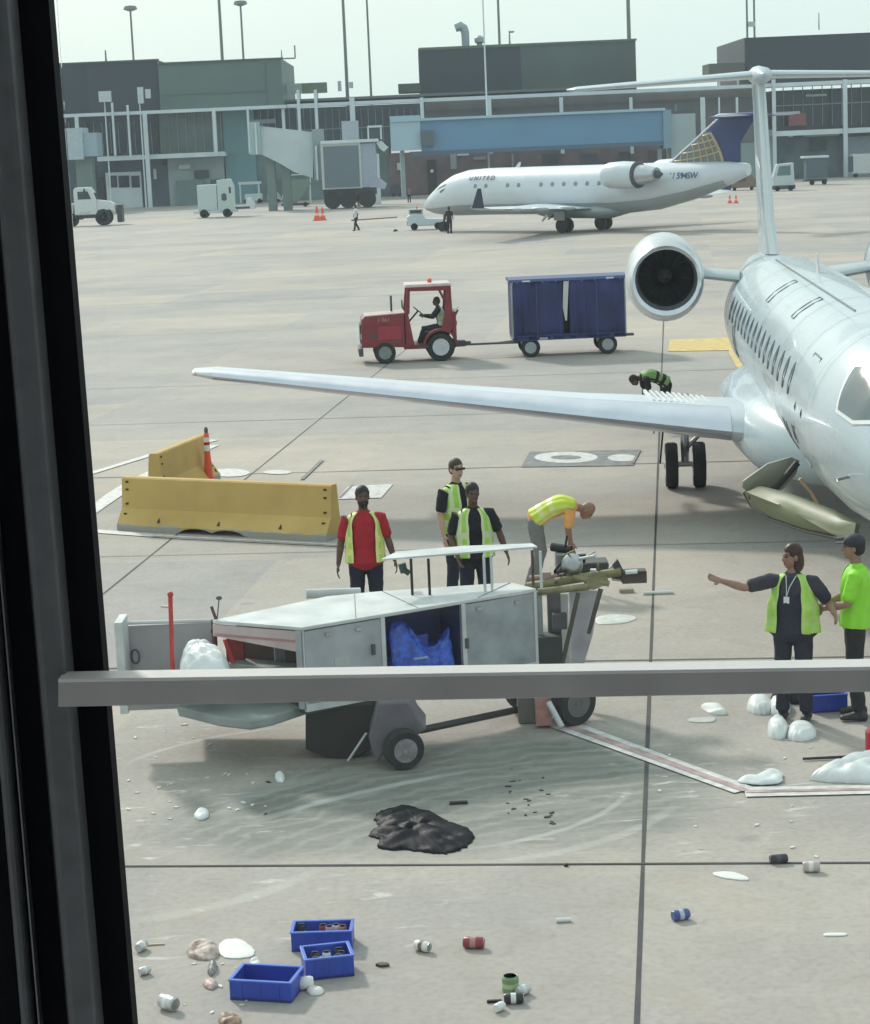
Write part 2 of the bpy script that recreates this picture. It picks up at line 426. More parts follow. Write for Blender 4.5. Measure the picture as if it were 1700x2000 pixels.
# local axes: +X forward, +Y port, -Y starboard (left in the picture); x = 0 is the nose
CZ = 2.38
st = [(-2.1, 2.0, .05, .05), (-2.35, 2.03, .26, .25), (-2.8, 2.10, .47, .46), (-3.4, 2.19, .66, .66), (-4.0, 2.28, .82, .88), (-4.6, 2.35, .95, 1.04), (-5.3, CZ, 1.07, 1.13), (-6.1, CZ, 1.13, 1.14),
      (-12, CZ, 1.14, 1.14), (-19.5, CZ, 1.14, 1.14), (-21.5, 2.38, 1.07, 1.05), (-23.5, 2.52, .84, .84), (-25.5, 2.7, .52, .6), (-27.3, 2.86, .18, .3), (-27.9, 2.9, .08, .14)]
m = MB(); m.rings([sect(*[a, 0, b, c, d]) for a, b, c, d in st])
m.build('fuselage', plane_w, jet, smooth=True)
# panel seams round the fuselage and a dark line along the crown
for x in (-5.6, -7.6, -9.8, -13.2, -17.0, -20.3):
    mm = MB(); rs = [sect(x - d, 0, CZ, 1.146, 1.146, 40) for d in (0, .018)]
    if x == -20.3: rs = [sect(x - d, 0, 2.335, 1.115, 1.105, 40) for d in (0, .02)]
    mm.rings(rs, cap=False).build('panel_seam', seal, jet, smooth=True)
mm = MB()
for ang in (112,):
    pass
cr = R(104)
mm.path([(x, 1.145 * math.cos(cr), CZ + 1.145 * math.sin(cr)) for x in (-19.4, -15, -11, -8)], .012, 6).build('panel_seam', seal, jet)
# cabin windows, starboard and port
for s in (-1, 1):
    for k in range(16):
        x = -7.9 - k * .74
        y = body_y(st, x, 2.62)
        q = MB(); q.rings([[Vector((x + .12 * math.cos(t), s * (body_y(st, x, 2.70 + .2 * math.sin(t)) + d), 2.70 + .2 * math.sin(t))) for t in [2 * math.pi * i / 14 for i in range(14)]] for d in (-.02, .006)])
        o = q.build('cabin_window', mat('cabin_glass', (.075, .105, .125), .2, var=.3), jet, smooth=True)
# cockpit windows: white framed patches that follow the skin
frame_w = mat('window_frame_paint', (.78, .80, .80), .35, var=.03)
def patch(pts, s, off, k0=1., k1=0.):
    cx = sum(p[0] for p in pts) / len(pts); cz = sum(p[1] for p in pts) / len(pts); out_ = []
    for p, q in zip(pts, pts[1:] + pts[:1]):
        for i in range(5): out_.append((p[0] + (q[0] - p[0]) * i / 5, p[1] + (q[1] - p[1]) * i / 5))
    rs = []
    for k in [k0 + (k1 - k0) * i / 5 for i in range(6)]:
        k = max(k, .02); rs.append([Vector((cx + (x - cx) * k, s * (body_y(st, cx + (x - cx) * k, cz + (z - cz) * k) + off), cz + (z - cz) * k)) for x, z in out_])
    return rs
for s in (-1, 1):
    for pts, nm in (([(-4.02, 3.05), (-3.62, 2.72), (-4.10, 2.66), (-4.55, 2.72), (-4.80, 3.16), (-4.6, 3.18)], 'side_window'), ([(-3.98, 2.98), (-3.58, 2.64), (-3.36, 2.60), (-3.46, 2.74)], 'windscreen')):
        fr = MB().rings(patch(pts, s, .010, 1.16, .9), cap=False)
        fo = fr.build(nm, frame_w, jet, smooth=True)
        MB().rings(patch(pts, s, .018, .97, 0)).build('pane', mat('cockpit_glass', (.05, .10, .12), .1, var=.3, scale=2, spec=.9), fo, smooth=True)
# service door outline, probes, antennas
dm = MB()
pts = [(-6.2, 1.85), (-6.2, 3.10), (-6.9, 3.10), (-6.9, 1.85)]
for a, b in zip(pts, pts[1:] + pts[:1]):
    dm.path([(a[0], -body_y(st, a[0], a[1]) - .003, a[1]), ((a[0]+b[0])/2, -body_y(st, (a[0]+b[0])/2, (a[1]+b[1])/2) - .003, (a[1]+b[1])/2), (b[0], -body_y(st, b[0], b[1]) - .003, b[1])], .011, 6)
dm.build('service_door', seal, jet)
pr = MB().tube((-4.2, -.78, 2.05), (-4.1, -.96, 2.03), .018).tube((-4.12, -.95, 2.03), (-3.9, -.96, 2.03), .014, .01)
pr.build('pitot_probe', steel, jet, smooth=True)
for x in (-8.2, -14.8):
    MB().prism([(x, -.012, 3.49), (x - .45, -.012, 3.49), (x - .5, -.012, 3.80), (x - .3, -.012, 3.80)], (0, .024, 0)).build('antenna', offwhite, jet)
for x, z, w_, h_ in ((-8.4, 1.75, .5, .35), (-10.6, 3.2, .35, .25), (-14.2, 3.15, .4, .3), (-17.5, 2.0, .45, .5), (-7.2, 2.0, .25, .2)):
    dm = MB(); q = [(x, z), (x - w_, z), (x - w_, z + h_), (x, z + h_)]
    for a_, b_ in zip(q, q[1:] + q[:1]): dm.path([Vector((a_[0] + (b_[0] - a_[0]) * i / 4, -body_y(st, a_[0] + (b_[0] - a_[0]) * i / 4, a_[1] + (b_[1] - a_[1]) * i / 4) - .002, a_[1] + (b_[1] - a_[1]) * i / 4)) for i in range(5)], .007, 5)
    dm.build('access_hatch', seal, jet)
# belly fairing
m = MB(); fs = []
for x, ry, rz, zz in ((-10.0, .3, .2, 1.35), (-10.8, .95, .5, 1.35), (-12, 1.38, .66, 1.38), (-14, 1.50, .70, 1.38), (-16.5, 1.50, .70, 1.38), (-18, 1.2, .5, 1.45), (-19.2, .4, .2, 1.5)):
    fs.append(sect(x, 0, zz, ry, rz, 28, 2.6))
m.rings(fs).build('belly_fairing', plane_w, jet, smooth=True)
# wings
wing_le = mat('polished_leading_edge', (.62, .64, .72), .22, .9, var=.06, scale=2)
wing_top = mat('wing_grey', (.60, .64, .69), .35, var=.06, scale=.8)
for s in (-1, 1):
    secs = []
    for t in [0, .06, .14, .3, .5, .7, .85, .96, 1.]:
        y = 1.0 + t * 9.02
        xle = -12.0 - (y - 1.0) * .418
        ch = 4.3 - t / .35 * 1.75 if t < .35 else 2.55 - (t - .35) / .65 * 1.25
        if t == 1.: ch *= .85; xle -= .06
        z = 1.42 + (y - 1.0) * .088
        th = ch * (.160 + .02 * t) * (.7 if t == 1. else 1)
        secs.append(((xle, y * s, z), (xle - ch, y * s, z - .05), th))
    m = MB(); m.rings([airfoil(*q) for q in secs])
    w = m.build('wing', wing_top, jet, smooth=50)
    # polished leading edge, 4 mm proud
    m = MB(); rs = []
    for le, te, th in secs[1:-1]:
        le, te = Vector(le), Vector(te); a = []
        for i in range(-6, 7):
            u = (abs(i) / 6) ** 1.8 * .16; y = th / .2 * (.2969 * math.sqrt(u) - .126 * u - .3516 * u * u)
            p = le.lerp(te, u); a.append(p + Vector((.006 if i == 0 else 0, 0, (y + .005) * (1 if i < 0 else -.7 if i > 0 else 0))))
        rs.append(a)
    m.rings(rs, cap=False, closed=False).build('leading_edge', wing_le, w, smooth=True)
    # vent strips near the root on the leading edge
    vs = mat('vent_stripe', (.70, .72, .72), .5)
    m = MB()
    for k in range(11):
        y = 1.75 + k * .085; le = Vector((-12.0 - (y - 1.0) * .418, y * s, 1.42 + (y - 1) * .088))
        for u0 in (.17,):
            p = [le + Vector((-.70, 0, .225)), le + Vector((-.70, s * .035, .225)), le + Vector((-1.5, s * .035 + s * .12, .285)), le + Vector((-1.5, s * .12, .285))]
            m.prism(p, (0, 0, .05))
    m.build('vent_panel', vs, w)
    # flap track fairings
    for y in (3.2, 5.4, 7.4):
        m = MB(); x = -12.0 - (y - 1) * .418 - (3.2 if y < 4 else 2.1 if y < 6 else 1.7)
        m.rings([sect(x + .5, y * s, 1.36 + (y - 1) * .088, .02, .02, 10), sect(x + .2, y * s, 1.30 + (y - 1) * .088, .07, .1, 10), sect(x - .4, y * s, 1.28 + (y - 1) * .088, .06, .08, 10), sect(x - .8, y * s, 1.33 + (y - 1) * .088, .01, .01, 10)])
        m.build('flap_fairing', plane_g, w, smooth=True)
    # navigation light
    MB().ell((-12.0 - 9.02 * .418 - .12, 9.97 * s, 2.21), (.16, .05, .04), 10, 6).build('wingtip_light', mat('lens_pale', (.55, .45, .42), .2) if s < 0 else redp, w, smooth=True)
# engines
nac = mat('nacelle_paint', (.55, .57, .60), .3, var=.05, scale=1)
lip = mat('intake_lip', (.62, .64, .68), .2, .85, var=.05)
for s in (-1, 1):
    c = Vector((-19.6, 2.18 * s, 3.22))
    m = MB()
    prof = [(-.00, .56, .56), (.03, .60, .62), (-.12, .655, .69), (-.6, .70, .76), (-1.5, .70, .80), (-2.4, .62, .68), (-3.2, .46, .48)]
    rs = [sect(c.x + a, c.y, c.z - (.05 if i < 5 else .0), b, d, 32) for i, (a, b, d) in enumerate(prof)]
    rs = [sect(c.x - .95, c.y, c.z, .50, .50, 32), sect(c.x - .3, c.y, c.z, .50, .50, 32)] + rs
    m.rings(rs, cap=False)
    for f in m.bm.faces: pass
    e = m.build('engine', nac, jet, smooth=True)
    m = MB(); m.rings([sect(c.x - .16, c.y, c.z - .05, .662, .70, 32), sect(c.x - .02, c.y, c.z - .05, .632, .655, 32), sect(c.x + .04, c.y, c.z - .04, .60, .615, 32), sect(c.x + .02, c.y, c.z - .02, .55, .55, 32), sect(c.x - .12, c.y, c.z, .495, .495, 32)], cap=False)
    m.build('intake_lip', lip, e, smooth=True)
    m = MB(); m.rings([sect(c.x - .10, c.y, c.z, .496, .496, 32), sect(c.x - .9, c.y, c.z, .48, .48, 32)], cap=False)
    m.build('intake_duct', mat('duct_dark', (.02, .021, .028), .5), e, smooth=True)
    m = MB().lathe([(.49, 0), (.49, .01)], (c.x - .82, c.y, c.z), (1, 0, 0), 32)
    for k in range(24):
        t = 2 * math.pi * k / 24; u = Vector((0, math.cos(t), math.sin(t))); v = Vector((0, -math.sin(t), math.cos(t)))
        p = Vector((c.x - .78, c.y, c.z)); m.poly([p + u * .12 - v * .02, p + u * .47 - v * .05 , p + u * .47 + v * .04 + Vector((.07, 0, 0)), p + u * .12 + v * .02 + Vector((.04, 0, 0))])
    m.build('fan', mat('fan_blades', (.05, .05, .06), .35, .7, var=.3), e)
    m = MB().lathe([(.14, 0), (.12, .12), (.06, .24), (.01, .30)], (c.x - .8, c.y, c.z), (1, 0, 0), 16); m.build('spinner', mat('spinner', (.09, .08, .09), .4), e, smooth=True)
    m = MB().lathe([(.44, 0), (.36, -.5), (.30, -.8)], (c.x - 3.1, c.y, c.z), (1, 0, 0), 24); m.build('exhaust_cone', steel, e, smooth=True)
    m = MB(); m.rings([airfoil((c.x - .9, c.y - s * .55, c.z - .02), (c.x - 3.0, c.y - s * .5, c.z - .02), .22), airfoil((c.x - .7, s * .85, c.z - .12), (c.x - 3.0, s * .7, c.z - .12), .24)])
    m.build('engine_pylon', plane_g, jet, smooth=50)
    MB().tube((c.x - 2.0, c.y, c.z - .80), (c.x - 2.05, c.y, c.z - .88), .05).build('drain_mast', dgrey, e)
# fin and T tail
m = MB(); q = [((-22.6, 3.40), (-27.0, 3.2), .34), ((-23.7, 4.0), (-27.1, 4.0), .34), ((-25.0, 6.2), (-27.8, 6.2), .30), ((-25.3, 6.75), (-28.1, 6.75), .26)]
rs = []
for a, b, th in q:
    r = []
    for i in range(9):
        t = (i / 8) ** 1.5; y = th / 2 * 2.2 * (math.sqrt(t) - t) * 1.2 + .0; r.append(Vector((a[0] + (b[0] - a[0]) * t, y, a[1] + (b[1] - a[1]) * t)))
    for i in range(7, 0, -1):
        t = (i / 8) ** 1.5; y = -th / 2 * 2.2 * (math.sqrt(t) - t) * 1.2; r.append(Vector((a[0] + (b[0] - a[0]) * t, y, a[1] + (b[1] - a[1]) * t)))
    rs.append(r)
m.rings(rs).build('fin', plane_w, jet, smooth=50)
m = MB().rings([sect(-24.7, 0, 6.80, .03, .03, 12), sect(-25.0, 0, 6.80, .19, .16, 12), sect(-26.2, 0, 6.82, .22, .20, 12), sect(-28.6, 0, 6.84, .05, .05, 12)]); m.build('tail_bullet', plane_w, jet, smooth=True)
for s in (-1, 1):
    m = MB(); m.rings([airfoil((-25.2, 0, 6.82), (-27.3, 0, 6.82), .20), airfoil((-26.7, s * 3.7, 6.72), (-27.8, s * 3.7, 6.72), .12), airfoil((-26.95, s * 3.9, 6.72), (-27.75, s * 3.9, 6.72), .05)])
    m.build('stabilizer', plane_w, jet, smooth=50)
# main landing gear
for s in (-1, 1):
    y = 2.05 * s
    m = MB().tube((-16.4, y, .42), (-16.4, y, 1.55), .065, .095, 14).tube((-16.4, y, .62), (-16.4, y * .62, 1.42), .035).tube((-16.4, y + .12 * s, .95), (-16.15, y, 1.5), .03)
    m.tube((-16.40, y - .26, .39), (-16.40, y + .26, .39), .05)
    m.path([(-16.28, y, .55), (-16.12, y, .72), (-16.28, y, .92)], .03)
    g = m.build('main_gear', steel, jet, smooth=True)
    for dy in (-.225, .225):
        t = MB().lathe([(.22, -.1), (.35, -.1), (.375, -.06), (.375, .06), (.35, .1), (.22, .1)], (-16.4, y + dy, .375), (0, 1, 0), 24).build('wheel', rubber, g, smooth=True)
        MB().lathe([(.21, -.104), (.15, -.06), (.06, -.07), (.05, -.12), (.05, .12), (.06, .07), (.15, .06), (.21, .104)], (-16.4, y + dy, .375), (0, 1, 0), 18).build('rim', offwhite, g, smooth=True)
    MB().prism([(-16.05, y + .50 * s, .95), (-16.9, y + .50 * s, .95), (-17.0, y + .36 * s, 1.5), (-16.0, y + .36 * s, 1.5)], (0, .03 * s, 0)).build('gear_door', plane_g, g)
    MB().tube((-16.1, y + .42 * s, .45), (-16.2, y + .30 * s, 1.5), .016).build('brake_line', black, g)
# nose gear
m = MB().tube((-4.05, 0, .3), (-4.2, 0, 1.5), .06, .08, 12).tube((-4.05, -.2, .3), (-4.05, .2, .3), .04).tube((-4.1, 0, .8), (-4.8, 0, 1.4), .035)
g = m.build('nose_gear', steel, jet, smooth=True)
for dy in (-.16, .16):
    MB().lathe([(.15, -.07), (.24, -.07), (.26, -.04), (.26, .04), (.24, .07), (.15, .07)], (-4.05, dy, .26), (0, 1, 0), 22).build('wheel', rubber, g, smooth=True)
# open olive belly doors (forward of the wing, starboard side), placed along the fuselage
def shell_px(outline, depth_pt, thick, bulge, name, m_, parent, seamm=None):
    """panel whose outline lies in a plane facing the camera side at the depth of depth_pt, curved and thick"""
    P = [D(x, y, Y) for x, y, Y in outline]
    c = sum(P, Vector()) / len(P)
    nrm = Vector((0, 0, 0))
    for a, b in zip(P, P[1:] + P[:1]): nrm += (a - c).cross(b - c)
    nrm.normalize()
    if nrm.dot(Vector(_C) - c) < 0: nrm = -nrm
    mb = MB(); V = []
    for k, kk in ((1., 0), (.8, .6), (.5, .9), (.2, 1.)):
        V.append([c + (p - c) * k + nrm * bulge * kk for p in P])
    back = [p - nrm * thick for p in P]
    mb.rings([back] + V)
    return mb.build(name, m_, parent, world=True, smooth=35)
shell_px([(1452, 958, 26.6), (1475, 946, 26.6), (1540, 962, 25.4), (1620, 992, 24), (1672, 1022, 23), (1668, 1046, 22.9), (1640, 1050, 23.2), (1575, 1036, 24.4), (1505, 1012, 25.8), (1465, 985, 26.5)], None, .05, .10, 'belly_door', primer, jet)
m = MB(); m.path([D(x, y, Y) for x, y, Y in ((1454, 962, 26.62), (1468, 988, 26.52), (1505, 1014, 25.8), (1575, 1038, 24.4), (1640, 1052, 23.2), (1668, 1048, 22.9))], .022, 8)
m.build('door_seal', black, jet, world=True, smooth=True)
shell_px([(1450, 952, 26.5), (1452, 940, 26.5), (1500, 906, 26.5), (1545, 893, 26.5), (1562, 900, 26.5), (1556, 925, 26.5), (1530, 955, 26.5), (1495, 972, 26.5), (1468, 968, 26.5)], None, .06, .05, 'belly_door', mat('door_lining', (.22, .22, .17), .5, var=.1, scale=3), jet)
m = MB(); m.path([D(x, y, 26.35) for x, y in ((1558, 903), (1540, 925), (1518, 950), (1492, 968), (1462, 968))], .045, 8); m.build('door_seal', black, jet, world=True, smooth=True)
m = MB(); m.path([D(x, y, 25.6) for x, y in ((1562, 935), (1585, 962), (1600, 990))], .02, 8); m.build('door_strut', mat('strut_orange', (.55, .38, .22), .5), jet, world=True, smooth=True)

# ------------------------------------------------------------------ far jet
gA, gB = G(1103, 456), G(1180, 447)
mid = (gA + gB) / 2; ng = G(884, 446)
SCJ = 1.12
an = math.atan2(ng.y - mid.y, ng.x - mid.x)
an = R(180 - 47)
fwd = Vector((math.cos(an), math.sin(an), 0))
o0 = mid + fwd * (12.9 * SCJ)
far = thing('parked_jet', 'white regional jet with navy tail and gold globe emblem parked across the apron', 'airplane', (o0.x, o0.y, 0), an, sc=SCJ)
print('FARJET', tuple(round(v, 1) for v in o0), math.degrees(an))
CZ2 = 2.32
st2 = [(0, 1.55, .06, .06), (-.25, 1.58, .42, .34), (-.9, 1.72, .78, .64), (-1.9, 1.96, 1.08, 1.00), (-2.9, 2.16, 1.26, 1.22), (-4.0, 2.28, 1.33, 1.32), (-5.6, CZ2, 1.345, 1.345), (-16, CZ2, 1.345, 1.345), (-18.5, 2.42, 1.25, 1.25), (-21, 2.68, .95, .98), (-23.3, 3.0, .55, .62), (-24.6, 3.18, .25, .32)]
white2 = mat('far_aircraft_white', (.62, .67, .72), .3, var=.04, scale=.6, coat=.3)
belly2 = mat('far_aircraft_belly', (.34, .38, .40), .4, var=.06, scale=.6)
m = MB(); m.rings([sect(a, 0, b, c, d, 32) for a, b, c, d in st2]); m.build('fuselage', white2, far, smooth=True)
# grey belly shell, 6 mm proud of the lower skin
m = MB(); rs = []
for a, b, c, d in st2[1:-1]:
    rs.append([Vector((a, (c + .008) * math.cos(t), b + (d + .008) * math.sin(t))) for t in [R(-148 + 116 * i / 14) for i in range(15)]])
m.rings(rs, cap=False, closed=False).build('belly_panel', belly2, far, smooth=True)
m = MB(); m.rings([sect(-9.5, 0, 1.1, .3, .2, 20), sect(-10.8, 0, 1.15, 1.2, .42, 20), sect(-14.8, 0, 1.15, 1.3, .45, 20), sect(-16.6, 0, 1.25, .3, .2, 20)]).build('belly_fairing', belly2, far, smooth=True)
for s in (1, -1):
    for k in range(12):
        x = -5.6 - k * .88; z = 2.62
        if k in (2, 5): continue
        MB().rings([[Vector((x + .13 * math.cos(t), s * (body_y(st2, x, z) + d), z + .19 * math.sin(t))) for t in [2 * math.pi * i / 10 for i in range(10)]] for d in (-.03, .01)]).build('cabin_window', mat('faded_window', (.24, .29, .36), .3), far)
    MB().rings([[Vector((a, s * (body_y(st2, a, b) + d), b)) for a, b in ((-2.2, 2.65), (-1.8, 2.38), (-2.6, 2.32), (-2.9, 2.5), (-2.9, 2.85))] for d in (-.05, .01)]).build('cockpit_window', glassd, far)
# name on the nose section and registration on the tail cone (port side)
def side_text(body, x, z, size, m_, name):
    y = body_y(st2, x, z) + .05
    slope = math.atan2(body_y(st2, x, z + .1) - body_y(st2, x, z - .1), .2)
    mt = Matrix.Translation((x, y, z)) @ Matrix.Rotation(math.pi, 4, 'Z') @ Matrix.Rotation(R(90) - 0 + slope * 1., 4, 'X')
    return text_part(body, name, m_, far, mt, size, .012)
navyt = mat('navy_lettering', (.03, .05, .14), .4)
side_text('U N I T E D', -6.0, 3.12, .42, navyt, 'lettering')
side_text('N 594SW', -21.0, 2.95, .48, navyt, 'registration')
# engine
for s in (1, -1):
    c = Vector((-16.6, 2.05 * s, 3.1))
    m = MB(); m.rings([sect(c.x - .7, c.y, c.z, .48, .48, 24), sect(c.x, c.y, c.z, .52, .52, 24), sect(c.x + .02, c.y, c.z, .60, .60, 24), sect(c.x - .25, c.y, c.z, .70, .70, 24), sect(c.x - 1.2, c.y, c.z, .74, .74, 24), sect(c.x - 2.2, c.y, c.z, .68, .68, 24), sect(c.x - 2.22, c.y, c.z, .5, .5, 24)], cap=False)
    e = m.build('engine', white2, far, smooth=35)
    MB().lathe([(.70, 0), (.72, -.02), (.62, -.13), (.54, -.13)], (c.x - 2.18, c.y, c.z), (1, 0, 0), 24, cap=False).build('nozzle_ring', dgrey, e)
    MB().lathe([(.56, .1), (.50, -.5), (.36, -1.3), (.34, -1.3)], (c.x - 2.2, c.y, c.z), (1, 0, 0), 24).build('exhaust_duct', mat('exhaust_metal', (.50, .52, .55), .3, .7), e, smooth=35)
    MB().lathe([(.24, .1), (.20, -.25), (.05, -.5)], (c.x - 3.4, c.y, c.z), (1, 0, 0), 16).build('exhaust_cone', dgrey, e, smooth=True)
    MB().rings([airfoil((c.x - .3, s * 1.0, c.z - .1), (c.x - 2.6, s * .9, c.z - .1), .2), airfoil((c.x - .4, s * 1.6, c.z), (c.x - 2.4, s * 1.6, c.z), .2)]).build('engine_pylon', white2, far, smooth=50)
# wings with navy winglets
for s in (1, -1):
    W = [((-9.2, .9 * s, 1.35), (-14.6, .9 * s, 1.30), .55), ((-11.2, 4.2 * s, 1.46), (-14.5, 4.2 * s, 1.44), .34), ((-13.9, 9.7 * s, 1.72), (-15.3, 9.7 * s, 1.70), .16), ((-14.15, 10.1 * s, 1.80), (-15.3, 10.1 * s, 1.78), .10)]
    w = MB().rings([airfoil(*q) for q in W]).build('wing', mat('far_wing', (.55, .60, .63), .4, var=.05), far, smooth=50)
    MB().prism([(-14.30, 10.1 * s, 1.76), (-15.20, 10.1 * s, 1.76), (-15.28, 10.36 * s, 2.8), (-15.06, 10.36 * s, 2.8)], (0, .07 * s, 0)).build('winglet', mat('winglet_dark', (.02, .03, .06), .4), w, bevel=.02)
    for y in (3.2, 5.6, 7.8):
        MB().ell((-14.5 - (y - 3) * .12, y * s, 1.32 + y * .03), (.75, .09, .12), 10, 6).build('flap_fairing', belly2, w, smooth=True)
# fin with the gold globe on navy
F = lambda a, h: Vector((a, 0, h))
finp = [(-19.0, 3.45), (-22.4, 6.35), (-24.9, 6.45), (-23.9, 3.5)]
rs = []
for (a, za), (b, zb), th in (((-19.2, 3.5), (-24.0, 3.35), .34), ((-20.85, 4.6), (-24.1, 4.6), .30), ((-22.8, 5.9), (-25.2, 5.9), .22)):
    r = [Vector((a + (b - a) * t, th * .6 * (math.sqrt(t) - t) * 2.2, za + (zb - za) * t)) for t in (0, .06, .2, .45, .75, 1)]
    r += [Vector((v.x, -v.y, v.z)) for v in r[1:-1][::-1]]; rs.append(r)
fin = MB().rings(rs).build('fin', navy, far, smooth=50)
MB().rings([airfoil((-22.6, 0, 5.95), (-25.0, 0, 5.95), .22)] + [airfoil((-24.3, 3.1, 5.9), (-25.4, 3.1, 5.9), .1)]).build('stabilizer', mat('tail_grey', (.10, .13, .22), .4), far, smooth=50)
MB().rings([airfoil((-22.6, 0, 5.95), (-25.0, 0, 5.95), .22)] + [airfoil((-24.3, -3.1, 5.9), (-25.4, -3.1, 5.9), .1)]).build('stabilizer', mat('tail_grey', (.10, .13, .22), .4), far, smooth=50)
MB().rings([sect(-22.2, 0, 5.92, .04, .04, 12), sect(-22.8, 0, 5.96, .14, .16, 12), sect(-25.0, 0, 5.96, .14, .14, 12), sect(-26.3, 0, 5.90, .03, .03, 12)]).build('tail_bullet', navy, far, smooth=True)
MB().path([(-19.0, 0, 3.45), (-20.82, 0, 4.62), (-22.70, 0, 5.88)], .075, 8).build('fin_leading_edge', mat('bright_edge', (.75, .77, .8), .25, .5), far, smooth=True)
gold = mat('gold_emblem', (.52, .44, .26), .45, var=.08)
goldb = mat('emblem_ground', (.20, .19, .20), .5, var=.1)
# emblem: region bounded by leading edge, base and the globe's arc
gc = (-19.0, 2.6); gr = 4.15                       # circle centre and radius in (x, z)
def lex(z): return -19.25 - (z - 3.5) * 1.49 - .05
def arcx(z): return gc[0] - math.sqrt(max(gr * gr - (z - gc[1]) ** 2, 0))
z0, z1 = 3.62, 5.2
zs = [z0 + (z1 - z0) * i / 12 for i in range(13)]
def fy(x, z):
    t0 = max(0, min(1, (z - 3.5) / 2.4)); a = -19.2 + (-22.8 + 19.2) * t0; b = -24.0 + (-25.4 + 24.) * t0; th = .34 - .12 * t0
    t = max(0, min(1, (x - a) / (b - a))); return th * .6 * (math.sqrt(t) - t) * 2.2
for s in (1, -1):
    m = MB()
    for za, zb in zip(zs, zs[1:]):
        for u0, u1 in ((0, .1), (.1, .3), (.3, .55), (.55, 1)):
            def P(u, z): 
                x = lex(z) + (min(arcx(z), lex(z)) - lex(z)) * u; return Vector((x, s * (fy(x, z) + .012), z))
            m.poly([P(u0, za), P(u1, za), P(u1, zb), P(u0, zb)])
    m.build('globe_emblem', goldb, far)
    m = MB()
    def inside(x, z): return lex(z) > x > arcx(z) and z0 - .02 < z < z1
    def stroke(f, w=.05):
        pts = [f(i / 30) for i in range(31)]
        seg = []
        for p in pts:
            if inside(*p): seg.append(Vector((p[0], s * (fy(*p) + .03), p[1])))
            else:
                if len(seg) > 1: m.path(seg, w, 4)
                seg = []
        if len(seg) > 1: m.path(seg, w, 4)
    for k in range(8):      # meridians: arcs through the pole, squeezed circles
        e = .12 + k * .125
        stroke(lambda t, e=e: (gc[0] - gr * e * math.cos(t * math.pi / 2) - .25 * math.sin(t * math.pi / 2) * 3 * (1 - e), gc[1] + gr * math.sin(t * math.pi / 2) * .96), .035 if k < 7 else .07)
    for k in range(6):
        zz = 3.72 + k * .36
        stroke(lambda t, zz=zz: (-19.2 - t * 4.6, zz + .5 * (t * 1.2) ** 2), .04)
    stroke(lambda t: (gc[0] - (gr - .07) * math.cos(t * 1.3), gc[1] + (gr - .07) * math.sin(t * 1.3)), .07)
    m.build('globe_lattice', gold, far)
# landing gear
for s in (1, -1):
    y = 1.6 * s
    g = MB().tube((-12.9, y, .45), (-12.9, y, 1.3), .09, .1).tube((-12.9, y - .3, .42), (-12.9, y + .3, .42), .06).tube((-12.5, y, 1.2), (-11.9, y + .3 * s, .75), .04).build('main_gear', dgrey, far)
    for dy in (-.24, .24): MB().lathe([(.2, -.11), (.38, -.11), (.41, -.06), (.41, .06), (.38, .11), (.2, .11)], (-12.9, y + dy, .41), (0, 1, 0), 20).build('wheel', rubber, g, smooth=True)
    MB().box((-12.9, y + .42 * s, .95), (.8, .03, .5)).build('gear_door', belly2, g)
    MB().prism([(-12.0, y + .35 * s, .95), (-11.55, y + .35 * s, .62), (-11.5, y + .35 * s, .72), (-11.9, y + .35 * s, 1.1)], (0, .05, 0)).build('gear_light', white, g)
g = MB().tube((-1.45, 0, .3), (-1.6, 0, 1.2), .07).tube((-1.45, -.18, .3), (-1.45, .18, .3), .05).build('nose_gear', dgrey, far)
for dy in (-.17, .17): MB().lathe([(.15, -.08), (.26, -.08), (.29, -.04), (.29, .04), (.26, .08), (.15, .08)], (-1.45, dy, .29), (0, 1, 0), 20).build('wheel', rubber, g, smooth=True)
MB().prism([(-7.6, -.01, 3.64), (-8.0, -.01, 3.64), (-8.1, -.01, 3.95), (-7.95, -.01, 3.95)], (0, .02, 0)).build('antenna', white, far)
# ------------------------------------------------------------------ far buildings
def bp(mb, x0, y0, x1, y1, Y, dep, ground=False):
    xm, ym = (x0 + x1) / 2, (y0 + y1) / 2
    X0, X1 = D(x0, ym, Y).x, D(x1, ym, Y).x
    Z1, Z0 = D(xm, y0, Y).z, D(xm, y1, Y).z
    if ground: Z0 = 0
    mb.box(((X0 + X1) / 2, Y + dep / 2, (Z0 + Z1) / 2), (abs(X1 - X0), dep, Z1 - Z0)); return mb
def bpart(name, m_, parent, *boxes, bevel=0):
    mb = MB()
    for b in boxes: bp(mb, *b)
    return mb.build(name, m_, parent, world=True, bevel=bevel)
def base_thing(name, label, cat, px, Y, group=None):
    X = D(px, 300, Y).x
    return thing(name, label, cat, (X, Y, 0), 0, group)
wall_navy = mat('cladding_dark', (.018, .026, .042), .55, var=.15, scale=.15)
wall_reflection_green = mat('cladding_reflection_tint', (.095, .145, .135), .55, var=.1, scale=.12)
wall_grey = mat('wall_grey_brown', (.16, .155, .165), .7, var=.2, scale=.3)
wall_brick = mat('wall_brick', (.17, .115, .12), .8, var=.25, scale=.5)
reflection_teal = mat('reflection_teal', (.13, .26, .30), .6, var=.1, scale=.2)
wall_pale = mat('wall_pale', (.34, .42, .42), .6, var=.1, scale=.3)
fascia = mat('fascia_white', (.60, .66, .70), .5, var=.08, scale=.5)
glass_far = mat('terminal_glass', (.014, .026, .042), .22, var=.5, scale=.25)
bluew = mat('blue_cladding', (.12, .26, .42), .5, var=.08, scale=.2)
bluel = mat('pale_blue_cladding', (.36, .50, .60), .5, var=.06, scale=.2)

